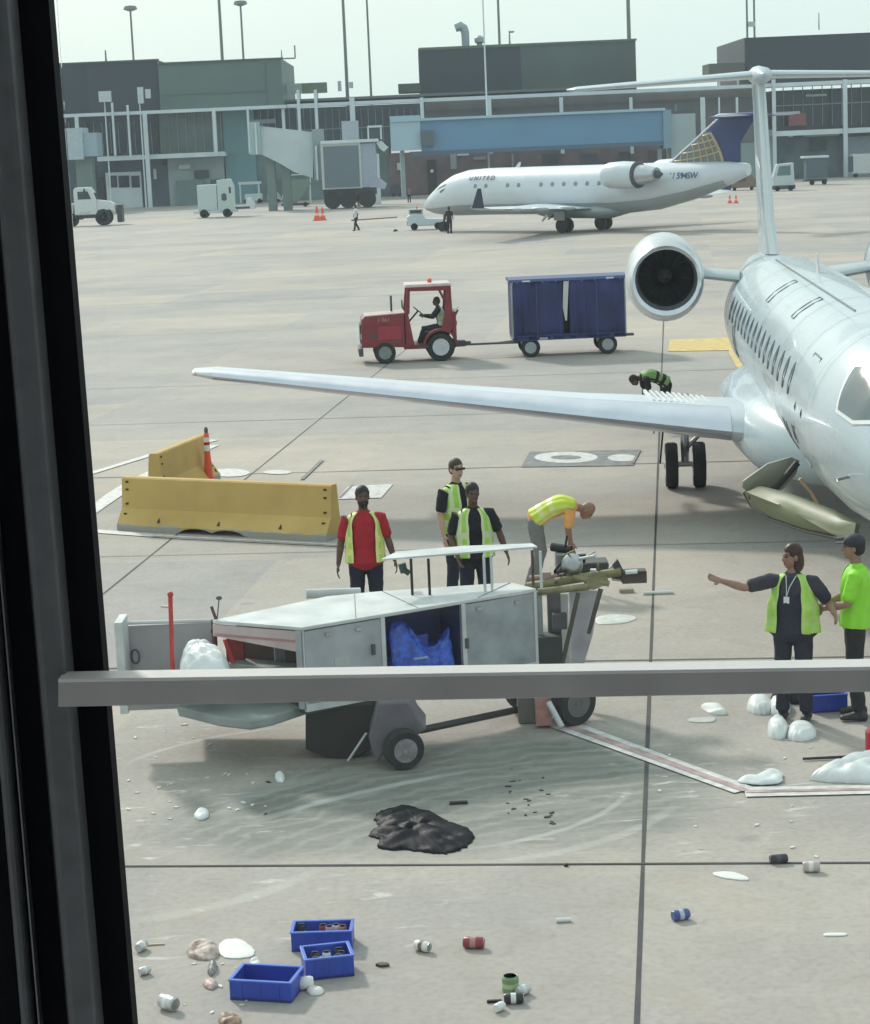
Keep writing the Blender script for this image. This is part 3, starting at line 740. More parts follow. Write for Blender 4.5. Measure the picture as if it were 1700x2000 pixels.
# left terminal
T = base_thing('terminal_building', 'long dark and green terminal block with white beam at left behind the trucks', 'building', 330, 256)
bpart('wall', wall_navy, T, (-120, 126, 311, 232, 256, 26))
bpart('wall', wall_reflection_green, T, (311, 119, 552, 216, 255, 26))  # green tint of the pane's reflection put into the wall colour
bpart('roof_edge', mat('roof_edge', (.06, .07, .07), .6), T, (311, 117, 553, 121, 254.8, .2), (-120, 124, 311, 127.5, 255.8, .2))
bpart('wall_seam', mat('seam_dark', (.08, .11, .10), .6), T, (316, 181, 520, 183, 254.9, .1), (519, 122, 521, 205, 254.9, .1))
bpart('wall', glass_far, T, (-120, 228, 312, 345, 258, 20))
bpart('wall', mat('glass_reflection_tint', (.10, .145, .135), .3, var=.3, scale=.3), T, (312, 200, 440, 320, 257, 20))  # same reflected green put into the glass colour
bpart('wall', reflection_teal, T, (440, 214, 500, 400, 256.5, 20, True))  # teal block stands in for a window reflection
bpart('wall', mat('ground_floor_dark', (.07, .095, .13), .6, var=.3, scale=.4), T, (-120, 308, 330, 400, 257, 20, True))
bpart('wall', wall_pale, T, (330, 308, 440, 400, 256.8, 20, True))
bpart('roof_beam', fascia, T, (-120, 219, 560, 225.5, 253, 3))
bpart('floor_beam', fascia, T, (190, 301, 441, 310, 253.5, 3))
for x, wd, y0, y1 in ((155, 7, 228, 400), (222, 4, 200, 304), (252, 4, 205, 304), (288, 8, 222, 395), (420, 7, 216, 304), (486, 4, 210, 300)):
    bpart('column', fascia, T, (x - wd / 2, y0, x + wd / 2, y1, 252.6, .4, y1 > 390))
W = bpart('window', fascia, T, (208, 336, 277, 398, 256.2, .5, True))
for a, b in ((213, 229), (232, 253), (257, 273)):
    bpart('pane', glass_far, W, (a, 343, b, 366, 256.1, .05))
bpart('door', black, T, (190, 345, 204, 398, 256.3, .3, True))
bpart('roller_door', mat('roller', (.16, .22, .23), .6), T, (345, 352, 400, 398, 256.2, .3, True))
bpart('window', glass_far, T, (380, 332, 408, 348, 256.4, .2))
# floodlights on thin masts in front of the left terminal
fl = mat('lamp_housing', (.50, .55, .58), .5)
def mast(name, label, cat, px, ytop, ybase, Y, r, lamp=None, group=None, m_=None, boxes=()):
    X0 = D(px, ybase, Y); Zt = D(px, ytop, Y).z
    t = thing(name, label, cat, (X0.x, Y, 0), 0, group)
    MB().tube((0, 0, 0), (0, 0, Zt), r, r * .6, 8).build('pole', m_ or mat('pole_grey', (.16, .18, .17), .6), t)
    if lamp: MB().lathe([(.3, 0), (lamp, .25), (lamp * .8, .7), (.2, .8)], (0, 0, Zt - .5), (0, 0, 1), 12).build('lamp_head', mat('lamp_dark', (.16, .18, .18), .5), t)
    for (x0, y0, x1, y1) in boxes:
        mb = MB(); bp(mb, x0, y0, x1, y1, Y - .4, .5); mb.build('lamp_head', fl, t, world=True)
    return t
G1 = 'tall light masts behind the terminals'
mast('floodlight', 'pair of white floodlights on a mast before the dark terminal wall at left', 'floodlight', 286, 188, 400, 250, .10, boxes=((269, 170, 280, 202), (284, 174, 294, 192)), m_=fascia)
mast('floodlight', 'single square white floodlight on a mast, left of the floodlight pair', 'floodlight', 218, 190, 400, 250, .10, boxes=((193, 178, 217, 199),), m_=fascia)
mast('light_mast', 'light mast with round head above the dark roof, leftmost of the masts', 'light mast', 275, 14, 330, 310, .22, 1.0, G1)
mast('light_mast', 'light mast with round head just right of a taller pole over the green block', 'light mast', 488, 4, 330, 310, .22, 1.0, G1)
mast('light_mast', 'tall pole cut by the top edge beside the round headed mast over the green block', 'light mast', 447, -60, 330, 310, .30, 1.0, G1)
mast('light_mast', 'thick tall pole rising left of centre with small cameras above the low roof', 'light mast', 686, -60, 330, 270, .26, 1.0, G1, boxes=((660, 158, 667, 178), (682, 160, 690, 172)))
mast('light_mast', 'thinner tall pole right of the thick camera pole, behind the low roof', 'light mast', 732, -60, 330, 300, .20, 1.0, G1)
mast('light_mast', 'tall pole passing in front of the dark rooftop block near its vents', 'light mast', 958, -60, 390, 244, .12, 1.0, G1, fascia)
mast('light_mast', 'tall pole behind the dark rooftop block right of its round vent', 'light mast', 985, -60, 330, 310, .25, 1.0, G1)
mast('light_mast', 'thick pale pole at the right end of the middle rooftop block', 'light mast', 1236, -60, 340, 300, .38, 1.0, G1)
mast('light_mast', 'left pole of the close pair above the right dark block', 'light mast', 1464, -60, 300, 300, .2, 1.0, G1)
mast('light_mast', 'right pole of the close pair above the right dark block', 'light mast', 1478, -60, 300, 300, .2, 1.0, G1, boxes=((1462, 42, 1475, 52),))
G2 = 'thin antennas on the roofs'
def antenna(label, px, y0, y1, Y, r=.12, arm=None):
    a = D(px, y0, Y); b = D(px, y1, Y); t = thing('roof_antenna', label, 'antenna', tuple(b), 0, G2)
    m = MB().tube((0, 0, 0), (0, 0, a.z - b.z), r, r * .6, 6).build('rod', mat('antenna_grey', (.22, .25, .24), .6), t)
    if arm: MB().tube((0, 0, arm[1]), (arm[0], 0, arm[1]), r).tube((arm[0], 0, arm[1]), (arm[0], 0, arm[1] + arm[2]), r).build('crossbar', mat('antenna_grey', (.22, .25, .24), .6), t)
antenna('short dark antenna on the dark roof left of the leftmost light mast', 208, 98, 126, 262, .14)
antenna('faint bent bracket antenna on the right corner of the green block', 551, 98, 118, 262, .09, (1.6, .2, 1.5))
antenna('thin antenna at the right edge above the right dark block', 1600, 25, 58, 262, .08)
antenna('small mushroom topped antenna on the middle rooftop block', 996, 60, 86, 262, .12, (.5, 1.4, .1))

# low connecting roof and signs
L = base_thing('concourse_building', 'low grey concourse with brick ground floor and white roof beam behind the parked jet', 'building', 1000, 258)
bpart('wall', mat('concourse_upper', (.05, .075, .10), .55, var=.35, scale=.4), L, (500, 208, 830, 292, 258, 22))
bpart('wall', wall_grey, L, (826, 187, 1490, 292, 258.1, 22))
bpart('wall', wall_brick, L, (760, 288, 1340, 380, 256.6, 20, True))
bpart('wall', mat('ground_floor_mid', (.13, .18, .18), .6, var=.3, scale=.5), L, (500, 290, 762, 390, 257, 20, True))
bpart('roof_edge', mat('roof_dark_edge', (.10, .12, .11), .6), L, (552, 180, 1245, 185, 258, 20))
bpart('roof_beam', fascia, L, (560, 183.5, 1500, 190.5, 254, 3))
for x in (555, 585, 619): bpart('column', fascia, L, (x - 3, 175 if x > 560 else 206, x + 3, 300, 253.7, .4))
for x, wd in ((690, 10), (826, 7), (958, 7), (1098, 7), (1234, 6), (1374, 9), (1406, 3), (1441, 4)):
    bpart('column', fascia, L, (x - wd / 2, 190, x + wd / 2, 300, 253.7, .4))
bpart('wall', mat('band_brown', (.19, .17, .17), .7, var=.2, scale=.3), L, (830, 186, 1490, 202, 257.8, .3))
bpart('door', black, L, (836, 312, 853, 376, 256.2, .5, True))
bpart('door_light', white, L, (841, 331, 847, 337, 256.0, .2))
bpart('window', mat('win_dark', (.04, .05, .07), .3), L, (1134, 300, 1168, 324, 256.4, .3))
bpart('light_strip', fascia, L, (893, 299, 916, 304, 256.3, .3))
bpart('ground_post', fascia, L, (783, 296, 789, 390, 253, .4, True))
bpart('wall', mat('brick_dark', (.10, .06, .065), .8, var=.3, scale=.8), L, (1268, 292, 1345, 330, 256.2, .4))
s1 = base_thing('roof_sign', 'flat green grey sign panel on two posts above the low roof', 'sign', 600, 262)
bpart('panel', mat('sign_light', (.36, .42, .42), .6), s1, (562, 163, 590, 183, 262, .6)); bpart('panel', mat('sign_dark', (.13, .18, .12), .6), s1, (590, 161.5, 639, 182, 262, .6))
bpart('post', fascia, s1, (584, 182, 588, 200, 262.2, .3), ); bpart('post', fascia, s1, (618, 182, 622, 200, 262.2, .3))
B = base_thing('rooftop_block', 'dark windowless rooftop block with green grey right half behind the jet', 'building', 1030, 266)
bpart('wall', wall_navy, B, (819, 91, 1018, 200, 266, 24)); bpart('wall', mat('cladding_mid', (.065, .09, .09), .55, var=.3, scale=.12), B, (1018, 82, 1243, 195, 266.1, 24))
bpart('roof_edge', mat('roof_edge_green', (.10, .13, .09), .6), B, (818, 89, 1018, 94, 265.8, .2), (1018, 80, 1244, 84, 265.9, .2))
bpart('canopy', mat('canopy_dark', (.06, .08, .06), .6), B, (778, 163, 822, 180, 265, 8))
v = thing('roof_vent', 'bent grey exhaust pipe on the middle rooftop block', 'vent', tuple(D(910, 90, 268)), 0)
MB().path([(0, 0, -.5), (0, 0, 1.6), (-.15, 0, 2.1), (-.6, 0, 2.4), (-1.2, 0, 2.2)], [.45, .5, .55, .6, .5], 12).build('pipe', mat('galvanised', (.30, .36, .38), .5, .3), v, smooth=True)
v = thing('roof_vent', 'round topped grey vent beside the bent exhaust pipe', 'vent', tuple(D(937, 87, 268)), 0)
MB().lathe([(.3, -.3), (.35, .1), (.6, .3), (.6, .8), (.2, 1.1)], (0, 0, 0), (0, 0, 1), 14).build('cowl', mat('galvanised', (.30, .36, .38), .5, .3), v, smooth=True)
# right block and glazed bay
Rb = base_thing('gate_building', 'two storey glazed gate building with white frame and dark rooftop block at the right edge', 'building', 1600, 256)
bpart('wall', wall_navy, Rb, (1455, 60, 2100, 152, 258, 24)); bpart('canopy', mat('canopy_dark2', (.09, .09, .08), .6), Rb, (1385, 123, 1458, 146, 258, 6))
bpart('canopy_post', fascia, Rb, (1403, 146, 1407, 175, 258.5, .3)); bpart('canopy_post', fascia, Rb, (1440, 146, 1444, 175, 258.5, .3))
bpart('wall', glass_far, Rb, (1508, 165, 2100, 245, 259, 20)); bpart('wall', mat('bay_wall', (.11, .15, .17), .6, var=.35, scale=.5), Rb, (1380, 248, 2100, 345, 258.6, 20, True))
bpart('roof_beam', fascia, Rb, (1500, 150, 2100, 158, 254.6, 4)); bpart('floor_beam', fascia, Rb, (1508, 244, 2100, 254, 254.7, 4))
for x, wd in ((1513, 7), (1652, 8)): bpart('column', fascia, Rb, (x - wd / 2, 155, x + wd / 2, 345, 254.4, .4, True))
bpart('kiosk', mat('kiosk_red', (.28, .08, .09), .6), Rb, (1541, 221, 1575, 245, 257.5, 1))
bpart('kiosk_roof', mat('kiosk_white', (.55, .55, .58), .6), Rb, (1516, 218, 1563, 223, 257.2, 1.5))
bpart('ceiling_light', mat('bay_light', (.40, .50, .52), .5), Rb, (1575, 184, 1615, 188, 258.5, .3)); bpart('ceiling_light', mat('bay_light', (.40, .50, .52), .5), Rb, (1570, 262, 1640, 266, 257.9, .3))
bpart('door', mat('bay_door', (.03, .045, .055), .5), Rb, (1583, 272, 1615, 295, 258.2, .3)); bpart('light', white, Rb, (1541, 263, 1549, 268, 257.8, .3))
bpart('side_wall', mat('bay_pale', (.30, .36, .42), .6), Rb, (1655, 258, 2100, 345, 257.9, .5, True))
for x in (1478, ): bpart('wall', wall_pale, Rb, (1448, 255, 1510, 350, 258.2, .4, True))

# ------------------------------------------------------------------ jet bridges
def fprism(mb, pts, Y, dep):
    P = [D(x, y, Y) for x, y in pts]; mb.prism(P, (0, dep, 0)); return mb
JB = base_thing('boarding_bridge', 'white sloping boarding bridge with grey shuttered cab on wheels left of the jet', 'boarding bridge', 640, 214)
fprism(MB(), [(508, 246), (612, 258), (612, 348), (575, 336), (545, 318), (508, 300)], 214, 3.2).build('tunnel', mat('bridge_white', (.50, .57, .60), .5, var=.08, scale=.5), JB, world=True)
bpart('rotunda', mat('rotunda_pale', (.34, .44, .46), .5), JB, (488, 238, 509, 302, 213.5, 4))
bpart('rib', fascia, JB, (499, 240, 502, 302, 213.2, .3)); bpart('roof', mat('bridge_dark', (.12, .15, .16), .6), JB, (488, 233, 535, 241, 213.7, 3))
bpart('tunnel_end', mat('bridge_grey', (.26, .31, .33), .6), JB, (612, 252, 632, 352, 213.4, 4))
bpart('rib', fascia, JB, (617, 285, 621, 352, 213.1, .3)); 
cb = bpart('cab', offwhite, JB, (628, 277, 706, 369, 212, 4.5)); bpart('shutter', mat('shutter_grey', (.13, .17, .20), .5, var=.06), cb, (633, 285, 702, 366, 211.9, .1))
bpart('cab_side', mat('cab_lavender', (.34, .38, .48), .5), JB, (706, 280, 735, 365, 212.2, 4)); bpart('cab_roof', fascia, JB, (626, 273, 738, 279, 211.8, 4.8))
fprism(MB(), [(735, 345), (745, 352), (755, 360), (752, 369), (735, 367)], 212.3, 3.5).build('canopy_hood', mat('hood', (.38, .42, .50), .6), JB, world=True)
fprism(MB(), [(735, 279), (745, 275), (758, 288), (750, 296), (742, 290)], 212.6, 2).build('canopy_arm', fascia, JB, world=True)
for x in (560, 530): bpart('support_column', mat('bridge_support', (.16, .21, .20), .6), JB, (x - 8, 318 if x > 540 else 300, x + 8, 402, 215, 1.5, True))
bpart('undercarriage', mat('undercarriage', (.05, .05, .06), .6), JB, (632, 369, 735, 382, 212.5, 4))
for x in (650, 680, 718):
    p = D(x, 385, 212.5); MB().lathe([(.3, -.3), (.85, -.3), (.85, .3), (.3, .3)], (p.x, 212.6, .85), (0, 1, 0), 16).build('wheel', rubber, JB, world=True, smooth=35)
bpart('drive_frame', mat('drive_frame', (.12, .08, .09), .6), JB, (640, 375, 728, 395, 213.5, 1.5))
bpart('roof_unit', mat('roof_unit', (.36, .40, .46), .6), JB, (668, 236, 700, 273, 214, 2)); 
booth = base_thing('service_booth', 'small white framed booth above the cab of the boarding bridge', 'booth', 732, 222)
bpart('frame', fascia, booth, (718, 245, 746, 249, 222, 2)); bpart('post', fascia, booth, (718, 249, 721, 272, 222, .3)); bpart('post', fascia, booth, (743, 249, 746, 272, 222, .3))
bpart('cabinet', mat('booth_dark', (.06, .08, .09), .5), booth, (721, 250, 743, 300, 222.4, 1.5)); bpart('post', fascia, booth, (722, 300, 742, 380, 222.5, 1, True))
BB = base_thing('boarding_bridge', 'long light blue covered boarding bridge running behind the parked jet', 'boarding bridge', 1040, 240)
bpart('tunnel', bluew, BB, (822, 222, 1296, 288, 240, 4.5)); bpart('tunnel_end', bluel, BB, (763, 226, 822, 294, 239.8, 4.8))
bpart('roof', bluel, BB, (763, 222, 1300, 227, 239.6, 5)); bpart('skirt', mat('blue_dark', (.07, .12, .20), .5), BB, (800, 286, 1296, 294, 239.9, 4.4))
bpart('end_frame', mat('blue_frame', (.20, .30, .38), .5), BB, (1296, 214, 1312, 290, 239.7, 4.8)); bpart('rotunda', wall_pale, BB, (1312, 222, 1360, 370, 240.5, 5, True))
bpart('hood', mat('soot', (.10, .12, .14), .7), BB, (822, 255, 848, 285, 239.2, 1)); bpart('roof_unit', mat('unit_dark', (.07, .09, .10), .5), BB, (1322, 203, 1342, 216, 241, 2))
for x in (788, 1290): bpart('support_column', mat('blue_support', (.28, .34, .38), .6), BB, (x - 4, 290, x + 4, 390, 241, .8, True))
BL = base_thing('boarding_bridge', 'pale ribbed boarding bridge stub half hidden by the window frame at left', 'boarding bridge', 150, 238)
bpart('tunnel', mat('bridge_pale_blue', (.30, .40, .46), .5), BL, (40, 262, 190, 308, 238, 4)); bpart('cab', mat('bridge_pale_blue2', (.40, .48, .52), .5), BL, (128, 250, 162, 312, 237.6, 4.6))
bpart('support_column', mat('bridge_support', (.16, .21, .20), .6), BL, (150, 306, 182, 395, 239, 2, True))

# ------------------------------------------------------------------ far vehicles (built at their ground point, unit = photograph scale there)
def kthing(name, label, cat, px, py, rz=0, group=None):
    p = G(px, py); t = thing(name, label, cat, tuple(p), rz, group); t['_k'] = 0.; del t['_k']
    return t, (p - _C).dot(_f) / FPX
def kb(mb, k, name, m_, parent, smooth=False, bevel=0):
    o = mb.build(name, m_, parent, smooth=smooth); o.data.transform(Matrix.Scale(k, 4))
    if bevel:
        b = o.modifiers.new('bevel', 'BEVEL'); b.width = bevel; b.segments = 2; b.limit_method = 'ANGLE'; b.angle_limit = R(40)
    return o
def kwheel(k, x, y, r, wd, parent, rimm=None):
    w = kb(MB().lathe([(r * .6, -wd / 2), (r * .94, -wd / 2), (r, -wd * .3), (r, wd * .3), (r * .94, wd / 2), (r * .6, wd / 2)], (x, y, r), (0, 1, 0), 22), k, 'wheel', rubber, parent, smooth=True)
    c = kb(MB().lathe([(r * .6, -wd * .5), (r * .5, -wd * .36), (r * .18, -wd * .38), (r * .14, -wd * .55), (r * .01, -wd * .55)], (x, y, r), (0, 1, 0), 18), k, 'rim', rimm or dgrey, w, smooth=True)
    return w
vw = mat('vehicle_white', (.62, .65, .66), .35, var=.06, coat=.3); vg = mat('vehicle_pale_green', (.50, .58, .57), .45, var=.06)
t, k = kthing('truck', 'white bonneted truck with black front wheel beside the dark window frame at left', 'truck', 190, 441)
kb(MB().prism([(-42, 0, 22), (-42, 0, 70), (-38, 0, 75), (-10, 0, 75), (-3, 0, 64), (2, 0, 50), (2, 0, 22)], (0, 34, 0)), k, 'cab', vw, t, bevel=.06)
kb(MB().prism([(2, 2, 24), (2, 2, 50), (28, 2, 46), (36, 2, 40), (38, 2, 22), (28, 2, 30), (4, 2, 30)], (0, 30, 0)), k, 'hood', vw, t, bevel=.06)
kb(MB().prism([(-34, -.4, 52), (-34, -.4, 67), (-14, -.4, 67), (-8, -.4, 52)], (0, .5, 0)), k, 'side_window', glassd, t)
kb(MB().prism([(-2, 3, 64), (2, 3, 51), (3, 3, 51), (-1, 3, 64)], (0, 28, 0)), k, 'windscreen', glassd, t)
kb(MB().box((45, 17, 22), (10, 30, 34)), k, 'bumper', mat('bumper_dark', (.06, .05, .06), .5), t, bevel=.04)
kb(MB().box((-20, 17, 18), (60, 20, 6)).box((-60, 17, 16), (60, 26, 6)), k, 'chassis', dgrey, t)
kb(MB().box((-70, 17, 32), (50, 30, 26)).box((-22, 2, 26), (22, 6, 8)), k, 'tank', offwhite, t, bevel=.05)
for x in (13, ): kwheel(k, x, 5, 16, 10, t)
kwheel(k, 13, 29, 16, 10, t); kwheel(k, -48, 5, 13, 10, t); kwheel(k, -78, 5, 14, 10, t)
kb(MB().box((-20, -3, 68), (3, 3, 8)), k, 'mirror', black, t)
t, k = kthing('service_van', 'pale box van with tall cab and open low front in front of the green wall', 'van', 425, 425)
kb(MB().box((-18, 20, 39), (38, 34, 50)), k, 'cargo_box', vg, t, bevel=.05)
kb(MB().prism([(2, 3, 12), (2, 3, 72), (28, 3, 74), (34, 3, 60), (34, 3, 12)], (0, 32, 0)), k, 'cab', vg, t, bevel=.05)
kb(MB().prism([(10, 2.4, 34), (10, 2.4, 44), (15, 2.4, 47), (20, 2.4, 44), (20, 2.4, 34), (15, 2.4, 31)], (0, .4, 0)), k, 'side_window', dgrey, t)
kb(MB().box((27, 2.6, 52), (4, .6, 12)), k, 'side_window', glassd, t)
kb(MB().box((-4, 20, 12), (86, 32, 6)).box((52, 20, 18), (44, 30, 8)), k, 'chassis', vw, t, bevel=.04)
kb(MB().box((50, 4.6, 17), (28, .6, 4)), k, 'side_stripe', dgrey, t)
kb(MB().prism([(56, 5, 22), (58, 5, 34), (66, 5, 36), (74, 5, 24), (74, 5, 20)], (0, 26, 0)), k, 'nose', vw, t, bevel=.04)
for x in (-26, 19): kwheel(k, x, 5, 8.5, 6, t); kwheel(k, x, 35, 8.5, 6, t)
t, k = kthing('cargo_loader', 'pale loader with raised roof behind the box van', 'loader', 490, 398)
kb(MB().box((0, 10, 40), (44, 20, 5)), k, 'roof', vg, t); kb(MB().box((6, 10, 12), (34, 20, 14)), k, 'body', vg, t, bevel=.05)
kb(MB().box((-19, 10, 20), (3, 18, 38)), k, 'post', vg, t); kb(MB().box((17, 10, 26), (3, 18, 26)), k, 'post', vg, t)
for x in (-8, 18): kwheel(k, x, 2, 5, 4, t)
t, k = kthing('small_truck', 'small white truck seen from the front beside the pale column', 'truck', 320, 398)
kb(MB().box((0, 20, 28), (32, 40, 34)), k, 'cab', offwhite, t, bevel=.08); kb(MB().box((0, -.3, 36), (25, .6, 10)), k, 'windscreen', glassd, t)
kb(MB().box((0, -.5, 10), (30, 3, 5)), k, 'bumper', dgrey, t)
for x in (-9, 9): kb(MB().lathe([(2.2, 0), (2.2, 1)], (x, -1, 20), (0, 1, 0), 10), k, 'headlight', white, t)
for x in (-11, 11): kwheel(k, x, 8, 6, 5, t)
t, k = kthing('boarding_stairs', 'grey green mobile boarding stairs beside the bridge cab', 'stairs', 585, 404)
kb(MB().prism([(-30, 0, 6), (-14, 0, 52), (20, 0, 52), (26, 0, 46), (-6, 0, 6)], (0, 14, 0)), k, 'flight', mat('stairs_green', (.16, .22, .19), .6), t)
kb(MB().tube((-34, 0, 14), (-16, 0, 62), 1.1).tube((-16, 0, 62), (24, 0, 62), 1.1).tube((-16, 0, 62), (-16, 0, 50), 1).tube((24, 0, 62), (24, 0, 46), 1), k, 'handrail', offwhite, t)
kb(MB().box((-8, 8, 5), (54, 16, 5)), k, 'chassis', dgrey, t); kb(MB().tube((22, 7, 5), (22, 7, 48), 2), k, 'support', offwhite, t)
for x in (-26, 12): kwheel(k, x, 2, 4.5, 4, t)
# aircraft tug at the nose
t, k = kthing('aircraft_tug', 'low white towing tractor under the nose of the parked jet', 'tug', 832, 449)
kb(MB().prism([(-34, 0, 8), (-36, 0, 26), (-28, 0, 32), (-4, 0, 30), (0, 0, 22), (36, 0, 20), (36, 0, 8)], (0, 36, 0)), k, 'body', mat('tug_white', (.55, .62, .66), .4), t, bevel=.05)
kb(MB().box((-18, 18, 36), (28, 30, 10)), k, 'cab', mat('tug_cab', (.42, .50, .55), .4), t, bevel=.04); kb(MB().box((-18, 2.6, 36), (22, .6, 6)), k, 'side_window', glassd, t)
kb(MB().tube((-16, 18, 41), (-16, 18, 46), 1.5), k, 'beacon', orange, t); kb(MB().box((-35.5, 18, 14), (1, 26, 8)), k, 'grille', dgrey, t)
for x in (-22, 24): kwheel(k, x, 2, 7, 6, t); kwheel(k, x, 34, 7, 6, t)
# carts at right
t, k = kthing('baggage_cart', 'small dark sided baggage cart with white roof at the right', 'baggage cart', 1595, 361)
kb(MB().box((2, 16, 32), (42, 30, 38)), k, 'body', mat('cart_slate', (.08, .11, .14), .6), t); kb(MB().box((0, 16, 54), (50, 34, 4)), k, 'roof', fascia, t)
kb(MB().box((0, 16, 9), (44, 26, 4)), k, 'frame', dgrey, t)
for x in (-8, 16): kwheel(k, x, 3, 5, 4, t)
t, k = kthing('baggage_cart', 'open baggage cart frame just behind the dark sided cart', 'baggage cart', 1612, 345)
kb(MB().box((0, 6, 58), (62, 30, 4)), k, 'roof', fascia, t)
for x in (-28, 28): kb(MB().box((x, 6, 32), (4, 26, 50)), k, 'end_panel', mat('end_panel', (.22, .28, .30), .6), t)
kb(MB().box((0, 20, 44), (52, 2, 18)), k, 'back_panel', dgrey, t); kb(MB().box((0, 6, 7), (60, 26, 4)), k, 'frame', dgrey, t)
for x in (-20, 20): kwheel(k, x, -6, 4, 4, t)
t, k = kthing('service_cart', 'white cab service vehicle left of the dark sided baggage cart', 'utility vehicle', 1533, 373)
kb(MB().prism([(-22, 0, 8), (-22, 0, 28), (-14, 0, 52), (18, 0, 54), (20, 0, 8)], (0, 26, 0)), k, 'cab', mat('utility_white', (.50, .56, .58), .4), t, bevel=.05)
kb(MB().prism([(-15, -.4, 30), (-10, -.4, 48), (12, -.4, 49), (12, -.4, 30)], (0, .5, 0)), k, 'side_window', mat('utility_glass', (.10, .17, .20), .2), t); kb(MB().box((-2, 13, 7), (46, 28, 8)), k, 'skirt', dgrey, t)
for x in (-14, 12): kwheel(k, x, 1, 5, 4, t)
t, k = kthing('container_trailer', 'white boxy trailer at the right edge of the far apron', 'trailer', 1690, 346)
kb(MB().box((8, 14, 26), (66, 28, 38)), k, 'box', offwhite, t, bevel=.05); kb(MB().box((-28, -.3, 26), (10, 1, 30)), k, 'door', mat('trailer_door', (.05, .07, .12), .5), t)
for x in (-18, 14): kwheel(k, x, 2, 4.5, 4, t)
# cones and barrels
def cone(label, px, py, h, group=None, name='traffic_cone'):
    t, k = kthing(name, label, 'traffic cone', px, py, 0, group)
    kb(MB().lathe([(h * .26, 1), (h * .16, h * .4), (h * .05, h)], (0, 0, 0), (0, 0, 1), 14).box((0, 0, .8), (h * .6, h * .6, 1.6)), k, 'body', orange, t)
    kb(MB().lathe([(h * .175, h * .36), (h * .125, h * .58)], (0, 0, 0), (0, 0, 1), 14, cap=False), k, 'stripe', mat('cone_stripe', (.75, .55, .5), .5), t)
CG = 'traffic cones on the far apron'
cone('red cone on the apron below the bridge cab, left one of its pair', 620, 431, 28, CG); cone('red cone on the apron below the bridge cab, right one of its pair', 631, 430, 25, CG)
cone('red cone left of its twin under the tail of the parked jet', 1426, 397, 16, CG); cone('red cone right of its twin under the tail of the parked jet', 1438, 397, 16, CG)
t, k = kthing('traffic_barrel', 'red barrel standing behind the tail of the near jet', 'barrel', 1487, 449)
kb(MB().lathe([(6, 0), (6, 8), (5.6, 9), (5.4, 17), (4.5, 18)], (0, 0, 0), (0, 0, 1), 14), k, 'drum', mat('barrel_red', (.50, .10, .10), .5), t)
t, k = kthing('wheel_chock', 'small dark chock lying on the apron left of the tug', 'chock', 773, 452)
kb(MB().prism([(-5, 0, 0), (5, 0, 0), (3, 0, 4), (-3, 0, 4)], (0, 4, 0)), k, 'block', black, t)
for lb, px, py in (('left', 735, 437), ):
    t, k = kthing('tow_bar', 'long brown tow bar lying on the apron left of the tug', 'tow bar', 730, 430)
    kb(MB().tube((-35, -10, 2), (45, 60, 2), 1.2).box((-38, -12, 2), (10, 6, 3)), k, 'bar', mat('bar_brown', (.20, .13, .10), .6), t)

# mullions, ducts and gate signs on the far buildings; ground equipment at their feet
mul = mat('mullion_grey', (.24, .29, .32), .5)
mb = MB()
for x in range(330, 436, 17): bp(mb, x, 222, x + 1.2, 300, 256.6, .2)
for x in range(120, 310, 16): bp(mb, x, 238, x + 1.2, 300, 257.6, .2)
mb.build('window_mullions', mul, T, world=True)
mb = MB()
for x in range(510, 820, 14): bp(mb, x, 212, x + 1.2, 290, 257.6, .2)
bp(mb, 500, 250, 820, 252, 257.5, .2)
mb.build('window_mullions', mul, L, world=True)
mb = MB()
for x in range(1530, 1760, 19): bp(mb, x, 160, x + 1.3, 245, 258.7, .2)
bp(mb, 1510, 200, 1800, 202, 258.6, .2)
mb.build('window_mullions', mul, Rb, world=True)
rq = random.Random(5)
for (x0, y0, x1, y1), nm, cc in (((880, 300, 892, 330), 'wall_box', (.30, .32, .34)), ((925, 306, 950, 312), 'pipe_run', (.25, .27, .28)), ((1000, 300, 1004, 330), 'drain_pipe', (.24, .24, .25)), ((1210, 296, 1232, 322), 'dark_window', (.04, .05, .06)), ((1060, 300, 1090, 318), 'dark_window', (.04, .05, .06)), ((776, 318, 784, 332), 'gate_sign', (.55, .55, .5))):
    bpart(nm, mat(nm, cc, .6), L, (x0, y0, x1, y1, 256.1, .3))
for (x0, y0, x1, y1), nm, cc in (((350, 322, 372, 330), 'gate_sign', (.55, .58, .52)), ((300, 330, 306, 350), 'wall_lamp', (.5, .55, .55)), ((160, 330, 186, 352), 'dark_window', (.04, .05, .06)), ((412, 350, 434, 398), 'door', (.08, .11, .12))):
    bpart(nm, mat(nm + '_b', cc, .6), T, (x0, y0, x1, y1, 256.0 if x0 > 330 else 256.5, .3))
def ground_cart(label, px, py, w_, h_, col, name='ground_equipment', cat='ground equipment'):
    t, k = kthing(name, label, cat, px, py)
    m_ = mat('equip_' + '_'.join(str(int(c_ * 100)) for c_ in col), col, .6)
    kb(MB().prism([(-w_ / 2, 0, 5), (-w_ / 2, 0, h_ * .7), (-w_ * .2, 0, h_), (w_ * .3, 0, h_), (w_ / 2, 0, h_ * .55), (w_ / 2, 0, 5)], (0, w_ * .5, 0)), k, 'body', m_, t, bevel=.04)
    kb(MB().box((-w_ * .05, -.4, h_ * .7), (w_ * .35, .5, h_ * .25)), k, 'panel', dgrey, t)
    for x in (-w_ * .3, w_ * .3): kwheel(k, x, 1, 3.6, 3, t)
ground_cart('brown belt loader shape behind the tail of the parked jet', 1452, 372, 56, 30, (.22, .15, .12))
ground_cart('dark ground power cart behind the tail of the parked jet, left of the brown loader', 1408, 340, 30, 22, (.08, .08, .09))
